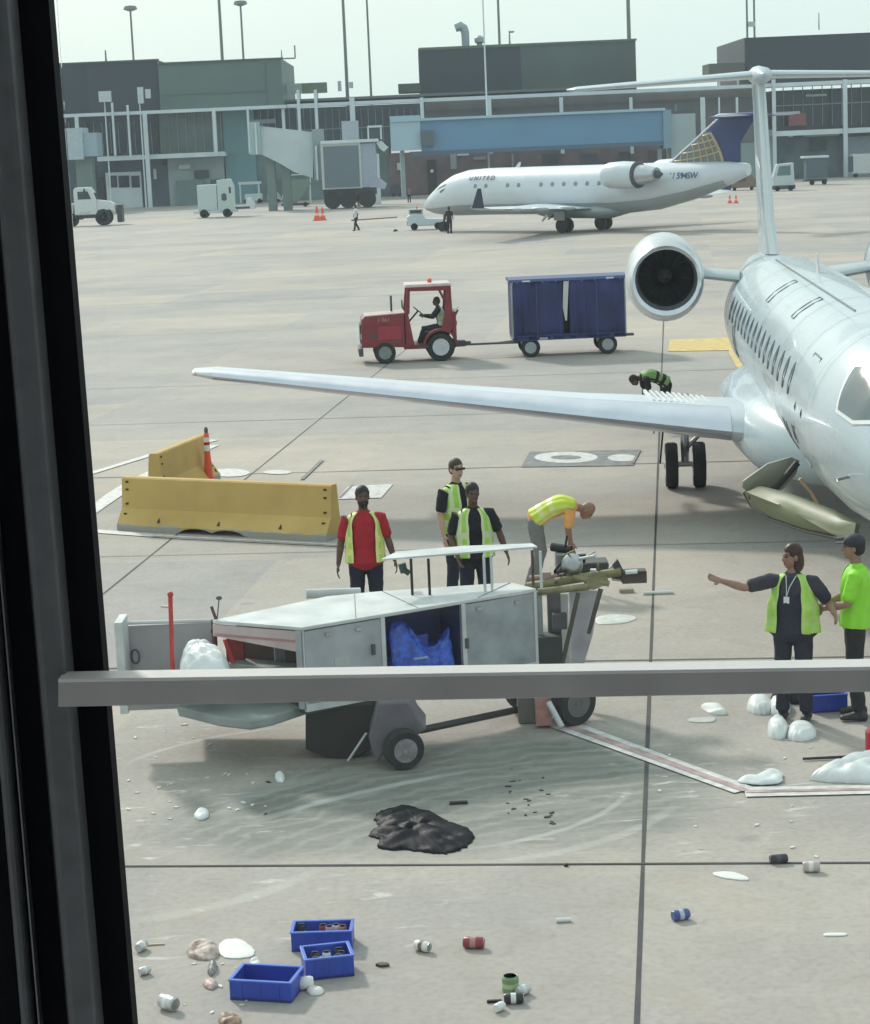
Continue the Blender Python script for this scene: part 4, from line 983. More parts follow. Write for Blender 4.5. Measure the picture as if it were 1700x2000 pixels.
ground_cart('dark reddish cart under the end of the blue bridge', 1285, 330, 34, 30, (.16, .06, .05))
ground_cart('small pale cart between the boarding stairs and the box van', 536, 396, 26, 20, (.36, .42, .42))
ground_cart('dark cart beside the door left of the parked jet', 775, 384, 20, 24, (.07, .07, .09))
# ------------------------------------------------------------------ people
def remesh(parts_bm, voxel, smooth_it=3, name='body'):
    me = bpy.data.meshes.new('tmp'); bmesh.ops.recalc_face_normals(parts_bm, faces=parts_bm.faces); parts_bm.to_mesh(me); parts_bm.free()
    o = bpy.data.objects.new('tmp', me); COL.objects.link(o)
    r = o.modifiers.new('r', 'REMESH'); r.mode = 'VOXEL'; r.voxel_size = voxel
    s = o.modifiers.new('s', 'SMOOTH'); s.factor = .5; s.iterations = smooth_it
    dg = bpy.context.evaluated_depsgraph_get(); dg.update()
    m2 = bpy.data.meshes.new_from_object(o.evaluated_get(dg)); m2.name = name
    bpy.data.objects.remove(o); bpy.data.meshes.remove(me)
    for p in m2.polygons: p.use_smooth = True
    return m2
def limb(mb, pts, rad, n=12, lat=Vector((1, 0, 0))):
    """pts joints, rad list of (lateral, depth) or radius; rounded ends"""
    pts = [Vector(p) for p in pts]; rs = []
    if abs((pts[-1] - pts[0]).normalized().dot(lat)) > .6: lat = Vector((0, 1, 0)) if abs((pts[-1] - pts[0]).normalized().y) < .7 else Vector((0, 0, 1))
    for i, p in enumerate(pts):
        d = (pts[min(i + 1, len(pts) - 1)] - pts[max(i - 1, 0)]).normalized()
        a = lat - d * lat.dot(d)
        if a.length < .2: a = Vector((0, 0, 1)) - d * d.z
        a.normalize(); b = d.cross(a)
        r = rad[i]; ra, rb = r if isinstance(r, tuple) else (r, r)
        if i == 0: rs.append([p - d * min(ra, rb) * .5 + (a * ra * math.cos(t) + b * rb * math.sin(t)) * .6 for t in [2 * math.pi * k / n for k in range(n)]])
        rs.append([p + a * ra * math.cos(t) + b * rb * math.sin(t) for t in [2 * math.pi * k / n for k in range(n)]])
        if i == len(pts) - 1: rs.append([p + d * min(ra, rb) * .5 + (a * ra * math.cos(t) + b * rb * math.sin(t)) * .6 for t in [2 * math.pi * k / n for k in range(n)]])
    mb.rings(rs)
def lerp3(a, b, t): return Vector(a).lerp(Vector(b), t)
STAND = dict(pelvis=(0, 0, .93), waist=(0, .01, 1.08), chest=(0, .01, 1.30), neck=(0, .02, 1.50), head=(0, -.01, 1.665), yaw=0., nod=0.,
             shL=(.185, .01, 1.43), elL=(.25, .02, 1.15), wrL=(.27, -.06, .91), shR=(-.185, .01, 1.43), elR=(-.25, .02, 1.15), wrR=(-.27, -.06, .91),
             hiL=(.095, 0, .91), knL=(.11, -.01, .50), anL=(.12, .03, .09), hiR=(-.095, 0, .91), knR=(-.11, -.01, .50), anR=(-.12, .03, .09), tL=(.04, -1, 0), tR=(-.04, -1, 0))
skin_d = mat('skin_dark', (.105, .055, .038), .5, var=.12, scale=20); skin_m = mat('skin_tan', (.30, .165, .115), .5, var=.12, scale=20); skin_l = mat('skin_fair', (.46, .29, .22), .5, var=.1, scale=20)
feature = mat('facial_feature_dark', (.02, .014, .012), .4); lipm = mat('lips', (.25, .09, .07), .5)
def hand_geo(mb, wr, el, side, curl=.6):
    wr, el = Vector(wr), Vector(el); d = (wr - el).normalized()
    inner = Vector((-side, 0, 0)); inner = (inner - d * inner.dot(d))
    if inner.length < .2: inner = Vector((0, 0, -1)) - d * (-d.z)
    inner.normalize(); w_ = d.cross(inner) * side       # towards the thumb (front)
    if w_.y > 0 and abs(d.z) > .5: w_ = -w_
    limb(mb, [wr - d * .02, wr + d * .03, wr + d * .085], [(.024, .020), (.034, .017), (.038, .014)], 10, w_)
    for i, (o, L) in enumerate(((.030, .072), (.010, .082), (-.010, .076), (-.030, .060))):
        p0 = wr + d * .088 + w_ * o; d1 = (d + inner * curl * .5).normalized(); p1 = p0 + d1 * L * .5; d2 = (d + inner * curl * 1.6).normalized(); p2 = p1 + d2 * L * .5
        limb(mb, [p0 - d * .01, p1, p2], [.0095, .009, .0075], 7, w_)
    p0 = wr + d * .02 + w_ * .028; p1 = p0 + (d * .6 + w_ * .7 + inner * .25).normalized() * .04; p2 = p1 + (d + w_ * .15 + inner * .4).normalized() * .032
    limb(mb, [p0, p1, p2], [.013, .011, .009], 7, d)
def person(label, loc, rz, P=None, h=1.78, skin=skin_m, shirt=None, vest=None, trousers=None, hair='short', hairm=None, stripes=None, vest_gap=32, shoes=None,
           fat=1., sleeve='short', voxel=.009, group=None, beard=False, glasses=False, cap=None, shorts=False, tuck=False, hands=True, badge=False, gloves=None, legs_wide=1.):
    J = dict(STAND); J.update(P or {}); V = lambda k: Vector(J[k])
    s = h / 1.78
    root = thing('person', label, 'person', loc, rz, group, s)
    lat = Vector((1, 0, 0))
    HY = Matrix.Rotation(J['yaw'], 3, 'Z') @ Matrix.Rotation(J['nod'], 3, 'X')
    hc = V('head')
    H = lambda v: hc + HY @ Vector(v)
    def torso(mb, inf=0., lo=0, hi=1.):
        pe, wa, ch, ne = V('pelvis'), V('waist'), V('chest'), V('neck')
        S = [(pe + (pe - wa) * .45, .115, .095), (pe, .168 * fat, .118 * fat), (lerp3(pe, wa, .55), .158 * fat, .112 * fat), (wa, .150 * fat, .105 * fat), (lerp3(wa, ch, .5), .158 * fat, .112 * fat), (ch, .172, .118), (lerp3(ch, ne, .4), .172, .108), (lerp3(ch, ne, .72), .140, .085), (lerp3(ch, ne, .93), .075, .062)]
        return S
    # body: one continuous surface
    mb = MB()
    S = torso(mb); limb(mb, [a for a, b, c in S], [(b, c) for a, b, c in S], 18, lat)
    limb(mb, [lerp3(J['neck'], J['chest'], .12), V('neck') + (hc - V('neck')) * .3, V('neck') + (hc - V('neck')) * .62], [.058, .054, .052], 12, lat)
    mb.ell(H((0, .012, .028)), (.075, .094, .095), 14, 10, HY)       # skull
    mb.ell(H((0, -.025, -.03)), (.062, .068, .085), 14, 10, HY)      # face and jaw
    mb.ell(H((0, -.062, -.090)), (.026, .022, .020), 10, 6, HY)      # chin
    limb(mb, [H((0, -.088, .012)), H((0, -.104, -.022)), H((0, -.100, -.034))], [(.008, .008), (.014, .012), (.012, .006)], 8, HY @ lat)
    mb.ell(H((0, -.088, -.062)), (.022, .010, .010), 8, 6, HY)
    mb.ell(H((0, -.080, .026)), (.052, .014, .010), 8, 6, HY)
    for q in (-1, 1): mb.ell(H((q * .074, .008, -.012)), (.010, .020, .032), 8, 6, HY)
    for q, a in ((1, 'L'), (-1, 'R')):
        sh, el, wr = V('sh' + a), V('el' + a), V('wr' + a)
        limb(mb, [sh - lat * q * .05, sh, lerp3(sh, el, .35), el, lerp3(el, wr, .3), wr], [.056, .058, .052, .041, .043, .026], 12, lat)
        if hands: hand_geo(mb, wr, el, q)
        hi, kn, an = V('hi' + a), V('kn' + a), V('an' + a)
        limb(mb, [hi + Vector((0, 0, .04)), hi - (hi - kn) * .12, lerp3(hi, kn, .5), kn, lerp3(kn, an, .35), an], [.088, .090, .074, .056, .056, .036], 12, lat)
        f = Vector(J['t' + a]).normalized(); limb(mb, [an + Vector((0, 0, -.045)) - f * .05, an + Vector((0, 0, -.045)) + f * .06, an + Vector((0, 0, -.06)) + f * .15], [(.036, .036), (.042, .034), (.038, .020)], 10, lat)
    me = remesh(mb.bm, voxel, 2, 'person')
    me.materials.append(skin); me.materials.append(feature); me.materials.append(lipm)
    HI = HY.transposed()
    for p in me.polygons:
        c = HI @ (p.center - hc)
        if c.y < -.05:
            if abs(abs(c.x) - .03) < .012 and abs(c.z - .010) < .0075: p.material_index = 1
            elif abs(abs(c.x) - .03) < .018 and abs(c.z - .034) < .005: p.material_index = 1
            elif abs(c.x) < .024 and abs(c.z + .062) < .007: p.material_index = 2
    bo = bpy.data.objects.new('body', me); COL.objects.link(bo); bo.parent = root
    def cloth(bm_mb, name, m_, vx=None, ms=2):
        q = remesh(bm_mb.bm, vx or voxel * 1.1, ms, name); q.materials.append(m_)
        o = bpy.data.objects.new(name, q); COL.objects.link(o); o.parent = root; return o
    def wrinkle(o, amt=.006, sc=14.):
        tx = bpy.data.textures.get('cloth_noise') or bpy.data.textures.new('cloth_noise', 'CLOUDS'); tx.noise_scale = .10
        d = o.modifiers.new('wrinkle', 'DISPLACE'); d.texture = tx; d.strength = amt * 2; d.mid_level = .5; d.texture_coords = 'LOCAL'
    # trousers
    mb = MB()
    pe, wa = V('pelvis'), V('waist')
    limb(mb, [pe + (pe - wa) * .42, pe, lerp3(pe, wa, .75)], [(.125, .105), (.178 * fat, .130 * fat), (.160 * fat, .116 * fat)], 18, lat)
    for a in 'LR':
        hi, kn, an = V('hi' + a), V('kn' + a), V('an' + a)
        if shorts: limb(mb, [hi + Vector((0, 0, .03)), hi - (hi - kn) * .12, lerp3(hi, kn, .5), lerp3(hi, kn, .97)], [.100, .104, .096, .100], 14, lat)
        else: limb(mb, [hi + Vector((0, 0, .03)), hi - (hi - kn) * .12, lerp3(hi, kn, .5), kn, lerp3(kn, an, .4), lerp3(kn, an, .93)], [.098, .102 * legs_wide, .090 * legs_wide, .074, .070, .070], 14, lat)
    tr = cloth(mb, 'trousers', trousers); wrinkle(tr, .011)
    # shirt
    mb = MB()
    T0 = [(p, a + .012, b + .012) for p, a, b in S[(2 if tuck else 1):]]
    if not tuck: T0[0] = (lerp3(pe, pe + (pe - wa), .12), T0[0][1] + .012, T0[0][2] + .012)
    limb(mb, [a for a, b, c in T0], [(b, c) for a, b, c in T0], 18, lat)
    for q, a in ((1, 'L'), (-1, 'R')):
        sh, el, wr = V('sh' + a), V('el' + a), V('wr' + a)
        if sleeve == 'short': limb(mb, [sh - lat * q * .05 + Vector((0, 0, -.01)), lerp3(sh, el, .06), lerp3(sh, el, .4), lerp3(sh, el, .80)], [.074, .077, .072, .067], 12, lat)
        else: limb(mb, [sh - lat * q * .05, lerp3(sh, el, .06), lerp3(sh, el, .4), el, lerp3(el, wr, .35), lerp3(el, wr, .94)], [.074, .076, .066, .054, .052, .040], 12, lat)
    so_ = cloth(mb, 'shirt', shirt); wrinkle(so_, .009)
    # hi-vis vest: a sheet round the torso, open in front
    if vest:
        m = MB(); rs = []
        base = [(lerp3(pe, pe + (pe - wa), .10), .198 * fat, .150 * fat), (pe, .196 * fat, .148 * fat), (lerp3(pe, wa, .5), .188 * fat, .142 * fat), (wa, .182 * fat, .136 * fat), (lerp3(wa, V('chest'), .33), .184 * fat, .138 * fat), (lerp3(wa, V('chest'), .66), .194 * (1 + (fat - 1) * .66), .146 * (1 + (fat - 1) * .66)), (V('chest'), .200, .146), (lerp3(V('chest'), V('neck'), .35), .202, .138), (lerp3(V('chest'), V('neck'), .62), .196, .118), (lerp3(V('chest'), V('neck'), .80), .150, .100), (lerp3(V('chest'), V('neck'), .95), .088, .080)]
        pts = [b[0] for b in base]; N = 36
        for i, (p, ra, rb) in enumerate(base):
            d = (pts[min(i + 1, len(pts) - 1)] - pts[max(i - 1, 0)]).normalized(); a_ = lat; b_ = d.cross(a_)      # +b = back, -b = front
            gp = R(vest_gap) * (1 + .5 * (i / 10) ** 2 - .25 * (i in (8, 9, 10)))
            row = []
            for k in range(N + 1):
                t = -math.pi / 2 + gp + (2 * math.pi - 2 * gp) * k / N
                wv = 1 + (.022 + .02 * (10 - i) / 10) * math.sin(k * 1.25 + .5 * math.sin(i * 1.3 + fat * 9)) + .01 * math.sin(k * 3.1 + i)
                row.append(p + a_ * ra * wv * math.cos(t) + b_ * rb * wv * math.sin(t))
            rs.append(row)
        m.rings(rs, cap=False, closed=False)
        m.bm.faces.ensure_lookup_table()
        for fi, f in enumerate(m.bm.faces):
            ri, k = divmod(fi, N)
            if stripes and (ri in (2, 4) or k in (3, 4, N - 5, N - 4) or k in (0, N - 1)): f.material_index = 1
        vo = m.build('safety_vest', [vest, stripes or vest], root, smooth=True)
        sf = vo.modifiers.new('solid', 'SOLIDIFY'); sf.thickness = .008; sf.offset = 0
        sb = vo.modifiers.new('sub', 'SUBSURF'); sb.levels = 1; sb.render_levels = 1
        wrinkle(vo, .008)
    # shoes
    for a in 'LR':
        mb = MB(); an = V('an' + a); f = Vector(J['t' + a]).normalized()
        limb(mb, [an + Vector((0, 0, -.045)) - f * .06, an + Vector((0, 0, -.042)) + f * .06, an + Vector((0, 0, -.055)) + f * .17], [(.046, .045), (.052, .042), (.046, .026)], 12, lat)
        limb(mb, [an + Vector((0, 0, .03)), an + Vector((0, 0, -.03))], [.050, .050], 10)
        cloth(mb, 'shoe', shoes or black)
    # hair
    hm = hairm or mat('hair_black', (.014, .011, .010), .6, var=.4, scale=40)
    if hair != 'bald':
        mb = MB()
        mb.ell(H((0, .020, .040)), (.084, .098, .094), 16, 12, HY)
        if hair == 'long': mb.ell(H((0, .045, -.05)), (.088, .075, .13), 14, 10, HY)
        else: mb.ell(H((0, .045, .0)), (.079, .072, .088), 14, 10, HY)
        q = remesh(mb.bm, voxel, 1, 'hair')
        bm2 = bmesh.new(); bm2.from_mesh(q)
        kill = []
        for f in bm2.faces:
            c = HI @ (f.calc_center_median() - hc)
            line = .052 if abs(c.x) < .055 else .015
            if c.y < -.035 and c.z < line: kill.append(f)
            elif c.y < .012 and c.z < -.005 and hair != 'long': kill.append(f)
            elif c.z < -.075 and hair != 'long': kill.append(f)
        bmesh.ops.delete(bm2, geom=kill, context='FACES'); bm2.to_mesh(q); bm2.free()
        q.materials.append(hm); o = bpy.data.objects.new('hair', q); COL.objects.link(o); o.parent = root; wrinkle(o, .006)
        sf = o.modifiers.new('solid', 'SOLIDIFY'); sf.thickness = .006
    if beard:
        mb = MB(); mb.ell(H((0, -.030, -.055)), (.066, .066, .066), 14, 10, HY)
        q = remesh(mb.bm, voxel, 1, 'beard'); bm2 = bmesh.new(); bm2.from_mesh(q)
        bmesh.ops.delete(bm2, geom=[f for f in bm2.faces if (HI @ (f.calc_center_median() - hc)).z > -.045 or (HI @ (f.calc_center_median() - hc)).y > .02], context='FACES'); bm2.to_mesh(q); bm2.free()
        q.materials.append(hm); o = bpy.data.objects.new('beard', q); COL.objects.link(o); o.parent = root
    if glasses:
        MB().box((0, 0, 0), (.12, .012, .026)).box((.062, .05, .004), (.006, .10, .008)).box((-.062, .05, .004), (.006, .10, .008)).build('sunglasses', black, root).matrix_basis = Matrix.Translation(H((0, -.098, .012))) @ HY.to_4x4()
    if cap:
        mb = MB(); mb.ell((0, .012, .055), (.088, .104, .078), 16, 10); o = mb.build('cap', cap, root, smooth=True)
        MB().prism([(-.06, -.08, .050), (.06, -.08, .050), (.045, -.165, .040), (-.045, -.165, .040)], (0, 0, .008)).build('brim', cap, o, bevel=.003); o.matrix_basis = Matrix.Translation(hc) @ HY.to_4x4()
    if badge:
        c = lerp3(J['chest'], J['waist'], .25) + Vector((-.03, -.150, 0))
        MB().box(c, (.055, .006, .08)).build('badge', white, root)
        MB().path([lerp3(J['neck'], J['chest'], .1) + Vector((.05, -.075, .0)), lerp3(J['neck'], J['chest'], .6) + Vector((.0, -.145, 0)), c + Vector((0, .0, .04))], .005, 6).path([lerp3(J['neck'], J['chest'], .1) + Vector((-.05, -.075, .0)), lerp3(J['neck'], J['chest'], .6) + Vector((-.03, -.145, 0)), c + Vector((0, .0, .04))], .005, 6).build('lanyard', offwhite, root)
    return root
lime = mat('hi_vis_lime', (.34, .62, .07), .6, var=.08, scale=10); lime_b = mat('hi_vis_bright_green', (.27, .70, .03), .6, var=.08, scale=10)
limey = mat('hi_vis_yellow_green', (.42, .62, .16), .6, var=.1, scale=10); reflect = mat('reflective_tape', (.60, .66, .42), .35, var=.05)
reflect_y = mat('reflective_yellow', (.70, .72, .25), .4, var=.05)
navy_c = mat('navy_cloth', (.014, .017, .035), .85, var=.3, scale=20); black_c = mat('black_cloth', (.010, .010, .014), .85, var=.3, scale=20)
red_c = mat('red_cloth', (.36, .012, .025), .8, var=.12, scale=12); grey_c = mat('grey_cloth', (.17, .18, .20), .85, var=.15, scale=12)
def at_ground(px, py): p = G(px, py); return (p.x, p.y, 0)
# the four round the cart
person('man in a red shirt and open lime safety vest standing left behind the cart', at_ground(722, 1250), 0., dict(elL=(.265, .02, 1.16), wrL=(.33, -.03, .93), elR=(-.27, .02, 1.15), wrR=(-.31, -.04, .90), yaw=.15), h=1.83, skin=skin_d, shirt=red_c, vest=limey, stripes=reflect_y, vest_gap=33, trousers=navy_c, beard=True, fat=1.18)
person('tall man in sunglasses and lime vest standing behind his colleague', at_ground(902, 1186), R(38), dict(yaw=-.2, nod=0), h=1.87, skin=skin_l, shirt=black_c, vest=lime, stripes=reflect, vest_gap=11, trousers=navy_c, glasses=True, hairm=mat('hair_brown', (.05, .03, .02), .6, var=.3, scale=40))
person('man with dark hair in a bright green vest standing in the middle behind the cart', at_ground(934, 1236), R(6), dict(elL=(.30, .02, 1.18), wrL=(.37, -.02, .95), elR=(-.27, .03, 1.16), wrR=(-.22, -.12, .95), yaw=.1, nod=.1), h=1.79, skin=skin_d, shirt=black_c, vest=lime, stripes=reflect, vest_gap=18, trousers=navy_c, fat=1.2)
BEND = dict(pelvis=(0, .0, .95), waist=(0, -.13, 1.04), chest=(0, -.33, 1.12), neck=(0, -.54, 1.10), head=(0, -.68, 1.04), nod=R(62), yaw=0,
            shL=(.185, -.46, 1.09), elL=(.20, -.42, .82), wrL=(.14, -.44, .60), shR=(-.185, -.46, 1.09), elR=(-.20, -.42, .82), wrR=(-.14, -.46, .60),
            hiL=(.095, .02, .92), knL=(.11, -.06, .50), anL=(.12, .06, .09), hiR=(-.095, .02, .92), knR=(-.11, -.03, .50), anR=(-.12, .12, .09))
orange_y = mat('hi_vis_yellow_orange', (.80, .38, .12), .6, var=.1, scale=10)
person('bald man in a yellow and orange shirt bending over the steering end of the cart', at_ground(1052, 1150), R(86), dict(BEND), h=1.72, skin=skin_m, shirt=orange_y, trousers=mat('khaki_grey', (.20, .20, .20), .85, var=.12, scale=12), hair='bald', sleeve='short', vest=mat('hi_vis_yellow', (.58, .68, .06), .6), stripes=reflect_y, vest_gap=55)
POINT = dict(shR=(-.19, -.02, 1.42), elR=(-.44, -.18, 1.37), wrR=(-.64, -.31, 1.46), shL=(.19, .02, 1.42), elL=(.36, .04, 1.19), wrL=(.44, -.14, 1.13), yaw=R(-50), nod=R(5))
person('woman with long dark red hair and open lime vest, arm stretched out', at_ground(1552, 1408), R(-22), POINT, h=1.76, skin=skin_m, shirt=navy_c, vest=lime, stripes=limey, vest_gap=26, trousers=navy_c, hair='long', hairm=mat('hair_dark_red', (.045, .016, .013), .5, var=.4, scale=40), fat=1.4, badge=True)
person('person in a dark cap and bright green shirt beside the pointing woman', at_ground(1672, 1402), R(-100), dict(elL=(.22, -.08, 1.16), wrL=(.12, -.30, 1.10), elR=(-.22, -.08, 1.16), wrR=(-.10, -.32, 1.08)), h=1.82, skin=skin_m, shirt=lime_b, trousers=black_c, cap=mat('cap_dark', (.03, .03, .045), .7), vest=lime_b, vest_gap=12, sleeve='short')
person('worker in a green vest bending down behind the near wing', at_ground(1302, 834), R(-80), dict(BEND), h=1.66, skin=skin_d, shirt=black_c, vest=mat('hi_vis_shaded_green', (.22, .36, .12), .6), stripes=black_c, vest_gap=30, trousers=black_c, voxel=.013)
# far figures
person('distant worker in a white shirt walking on the far apron below the boarding bridge', at_ground(697, 451), R(-60), dict(knL=(.10, -.14, .52), anL=(.11, -.22, .10), knR=(-.10, .02, .5), anR=(-.11, .24, .12)), h=1.85, skin=skin_d, shirt=mat('white_cloth', (.62, .62, .66), .8), trousers=black_c, voxel=.016, hands=False)
person('distant worker in dark clothes standing beside the nose wheel of the parked jet', at_ground(879, 456), R(150), None, h=1.75, skin=skin_d, shirt=black_c, trousers=black_c, voxel=.016, hands=False)
person('tiny distant worker standing before the brick wall left of the parked jet', at_ground(800, 396), R(10), None, h=1.7, skin=skin_d, shirt=mat('dull_red_cloth', (.25, .12, .10), .8), trousers=black_c, voxel=.018, hands=False)
person('distant worker near the wheels of the boarding bridge', at_ground(702, 404), R(40), None, h=1.75, skin=skin_d, shirt=grey_c, trousers=black_c, voxel=.018, hands=False)
# ------------------------------------------------------------------ tractor, cart
p0 = G(860, 701)
TX = thing('baggage_tractor', 'dark red baggage tractor with white roof towing the blue cart', 'tractor', (p0.x, p0.y, 0), R(180 + 3))
HW = .62      # +X forward (left in the picture), +Y = towards the viewer's side
red_d = mat('red_paint_dark', (.16, .015, .022), .45, var=.3)
# hood
MB().prism([(.95, -HW, .42), (.95, -HW, 1.32), (2.02, -HW, 1.27), (2.10, -HW, 1.20), (2.12, -HW, .45)], (0, 2 * HW, 0)).build('hood', redp, TX, bevel=.03)
MB().prism([(.93, -HW + .03, 1.325), (.93, -HW + .03, 1.345), (2.0, -HW + .03, 1.30), (2.02, -HW + .03, 1.275)], (0, 2 * HW - .06, 0)).build('hood_lid', mat('pink_white', (.55, .38, .36), .35), TX)
for s in (-1, 1):
    MB().box((1.36, s * (HW + .006), .82), (.62, .012, .36)).build('hood_panel', mat('hood_panel_red', (.33, .03, .05), .4), TX, bevel=.01)
    MB().box((2.0, s * (HW - .12), .74), (.26, .1, .14)).build('headlight', offwhite, TX, bevel=.01)
MB().box((2.13, 0, .8), (.03, .9, .5)).build('grille', dgrey, TX); MB().box((2.14, 0, .33), (.12, 1.3, .22)).build('bumper', dgrey, TX, bevel=.02)
text_part('1 061', 'lettering', mat('faded_lettering', (.45, .25, .25), .5), TX, Matrix.Translation((1.50, HW + .012, 1.17)) @ Matrix.Rotation(math.pi, 4, 'Z') @ Matrix.Rotation(R(90), 4, 'X'), .15)
MB().prism([(.98, -HW + .02, .36), (.98, -HW + .02, .46), (-.40, -HW + .02, .50), (-.40, -HW + .02, .34)], (0, 2 * HW - .04, 0)).build('chassis', red_d, TX)
# cab pillars and roof
m = MB()
for s in (-1, 1):
    y = s * (HW - .04)
    m.prism([(.93, y - .035, 1.30), (.84, y - .035, 1.98), (.76, y - .035, 1.98), (.80, y - .035, 1.30)], (0, .07, 0))
    m.prism([(-.36, y - .035, .80), (-.33, y - .035, 1.98), (-.22, y - .035, 1.98), (-.16, y - .035, 1.40), (-.06, y - .035, .95), (.0, y - .035, .80)], (0, .07, 0))
    m.prism([(.84, y - .035, 1.90), (.84, y - .035, 2.0), (-.33, y - .035, 2.0), (-.33, y - .035, 1.88)], (0, .07, 0))
    m.prism([(.84, y - .035, 1.32), (.93, y - .035, 1.32), (.93, y - .035, .45), (.70, y - .035, .45)], (0, .07, 0))
m.build('cab_frame', redp, TX, bevel=.01)
for s in (-1, 1):
    y = s * (HW - .04); MB().path([(-.02, y, 1.92), (-.12, y, 1.72), (-.22, y, 1.5)], .02).build('grab_bar', redp, TX)
MB().prism([(.90, -HW, 2.0), (.88, -HW, 2.08), (-.32, -HW, 2.08), (-.36, -HW, 2.0)], (0, 2 * HW, 0)).build('roof', mat('roof_pinkish', (.62, .50, .48), .4), TX, bevel=.02)
MB().box((-.40, 0, .95), (.08, 2 * HW - .02, .72)).build('rear_panel', redp, TX, bevel=.01)
for s in (-1, 1):
    # rear mudguard: arch over the wheel
    r = []
    for i in range(11):
        t = R(-5 + 190 * i / 10); r.append((.47 * math.cos(t), .42 + .45 * math.sin(t)))
    inn = [(.42 * math.cos(R(-5 + 190 * i / 10)), .42 + .39 * math.sin(R(-5 + 190 * i / 10))) for i in range(11)][::-1]
    mb = MB(); out_ = [(x, z) for x, z in r]
    mb.rings([[Vector((x, s * (HW - .30), z)) for x, z in out_ + inn], [Vector((x, s * (HW + .03), z)) for x, z in out_ + inn]])
    mb.build('mudguard', redp, TX, smooth=30)
MB().box((.1, 0, .62), (.75, .5, .30)).box((-.12, 0, .86), (.4, .5, .14)).build('seat', mat('seat_black', (.02, .02, .02), .7), TX, bevel=.03)
MB().box((-.30, 0, 1.12), (.10, .46, .5)).build('seat_back', MATS['seat_black'], TX, bevel=.04)
m = MB().tube((.80, 0, 1.05), (.55, 0, 1.32), .025)
m.lathe([(.17, 0), (.19, .012), (.17, .024), (.15, .012), (.17, 0)], (.545, 0, 1.32), (-.65, 0, .75), 24, cap=False); m.build('steering_wheel', black, TX, smooth=True)
MB().box((.86, 0, .9), (.06, 1.1, .8)).build('dashboard', red_d, TX)
MB().tube((.98, HW - .02, 1.45), (.99, HW + .10, 1.62), .012).box((1.0, HW + .12, 1.60), (.03, .12, .2)).build('mirror', black, TX)
MB().tube((-.42, HW - .1, 1.2), (-.50, HW - .1, 1.35), .03).build('rear_lamp', dgrey, TX)
MB().box((-.55, 0, .40), (.30, .3, .16)).tube((-.62, 0, .40), (-.85, 0, .40), .05).build('hitch', dgrey, TX)
rimw = mat('rim_pale', (.55, .55, .58), .4)
for y in (-.52, .52): wheel(TX, (0, y, .38), .38, .24, rimm=rimw); wheel(TX, (1.50, y * 1.05, .29), .29, .18, rimm=mat('rim_green', (.20, .24, .22), .5))
for i in range(5): MB().box((1.75 + .0, HW + .004, .66 + i * .045), (.24, .01, .016)).build('vent_slot', dgrey, TX)
MB().tube((1.25, -.3, 1.3), (1.25, -.3, 1.75), .03).build('exhaust_pipe', dgrey, TX); MB().lathe([(.06, 0), (.06, .08), (.03, .11)], (.2, 0, 2.08), (0, 0, 1), 12).build('beacon', orange, TX)
for s in (-1, 1): MB().box((-.45, s * .5, 1.0), (.02, .08, .12)).build('tail_lamp', redp, TX)
MB().box((.45, HW - .06, .40), (.35, .16, .05)).build('step', dgrey, TX); MB().tube((1.30, HW + .012, .55), (1.02, HW + .012, .55), .012).build('hand_hold', dgrey, TX)
MB().box((1.58, HW + .008, 1.02), (.9, .008, .012)).build('hood_seam', red_d, TX)
# driver
SIT = dict(pelvis=(0, 0, .98), waist=(0, .02, 1.12), chest=(0, -.03, 1.34), neck=(0, -.06, 1.53), head=(0, -.10, 1.68), nod=R(5),
           shL=(.185, -.05, 1.46), elL=(.24, -.22, 1.26), wrL=(.14, -.46, 1.30), shR=(-.185, -.05, 1.46), elR=(-.24, -.22, 1.26), wrR=(-.14, -.46, 1.30),
           hiL=(.10, -.05, .96), knL=(.14, -.48, .96), anL=(.13, -.62, .56), hiR=(-.10, -.05, .96), knR=(-.14, -.48, .93), anR=(-.13, -.50, .52))
w_ = TX.matrix_basis.copy(); bpy.context.view_layer.update()
dp = Matrix.Translation(TX.location) @ Matrix.Rotation(TX.rotation_euler.z, 4, 'Z') @ Vector((-.05, .05, -.06))
person('driver in a pale green vest sitting in the red tractor', tuple(dp), TX.rotation_euler.z + R(90), SIT, h=1.72, skin=skin_d, shirt=black_c, vest=mat('hi_vis_pale', (.42, .52, .40), .7), stripes=reflect, vest_gap=40, trousers=mat('trousers_charcoal', (.03, .03, .035), .9), sleeve='long', voxel=.012)
# blue curtain cart
pc = G(1033, 692); pd = G(1187, 688)
CX = thing('baggage_cart', 'big blue curtain sided baggage cart hitched behind the red tractor', 'baggage cart', ((pc.x + pd.x) / 2, (pc.y + pd.y) / 2, 0), R(180 + 1))
curt = mat('blue_curtain', (.026, .032, .115), .8, var=.35, scale=1.6)
HL, W2 = 1.52, .72
MB().box((0, 0, .50), (2 * HL, 2 * W2, .10)).build('deck', navy, CX, bevel=.01)
MB().prism([(-HL - .06, -W2 - .04, 2.02), (-HL - .06, W2 + .04, 2.02), (-HL - .06, W2, 2.09), (-HL - .06, 0, 2.13), (-HL - .06, -W2, 2.09)], (2 * HL + .12, 0, 0)).build('roof', mat('cart_roof_blue', (.06, .08, .22), .5), CX)
for sx in (-1, 1):
    for sy in (-1, 1): MB().box((sx * (HL - .02), sy * (W2 - .03), 1.28), (.06, .06, 1.5)).build('corner_post', greyp, CX)
    MB().box((sx * (HL - .01), 0, 1.28), (.03, 2 * W2 - .14, 1.46)).build('end_panel', curt, CX)
MB().box((0, 0, 1.28), (2 * HL - .1, .03, 1.46)).build('divider', black, CX)
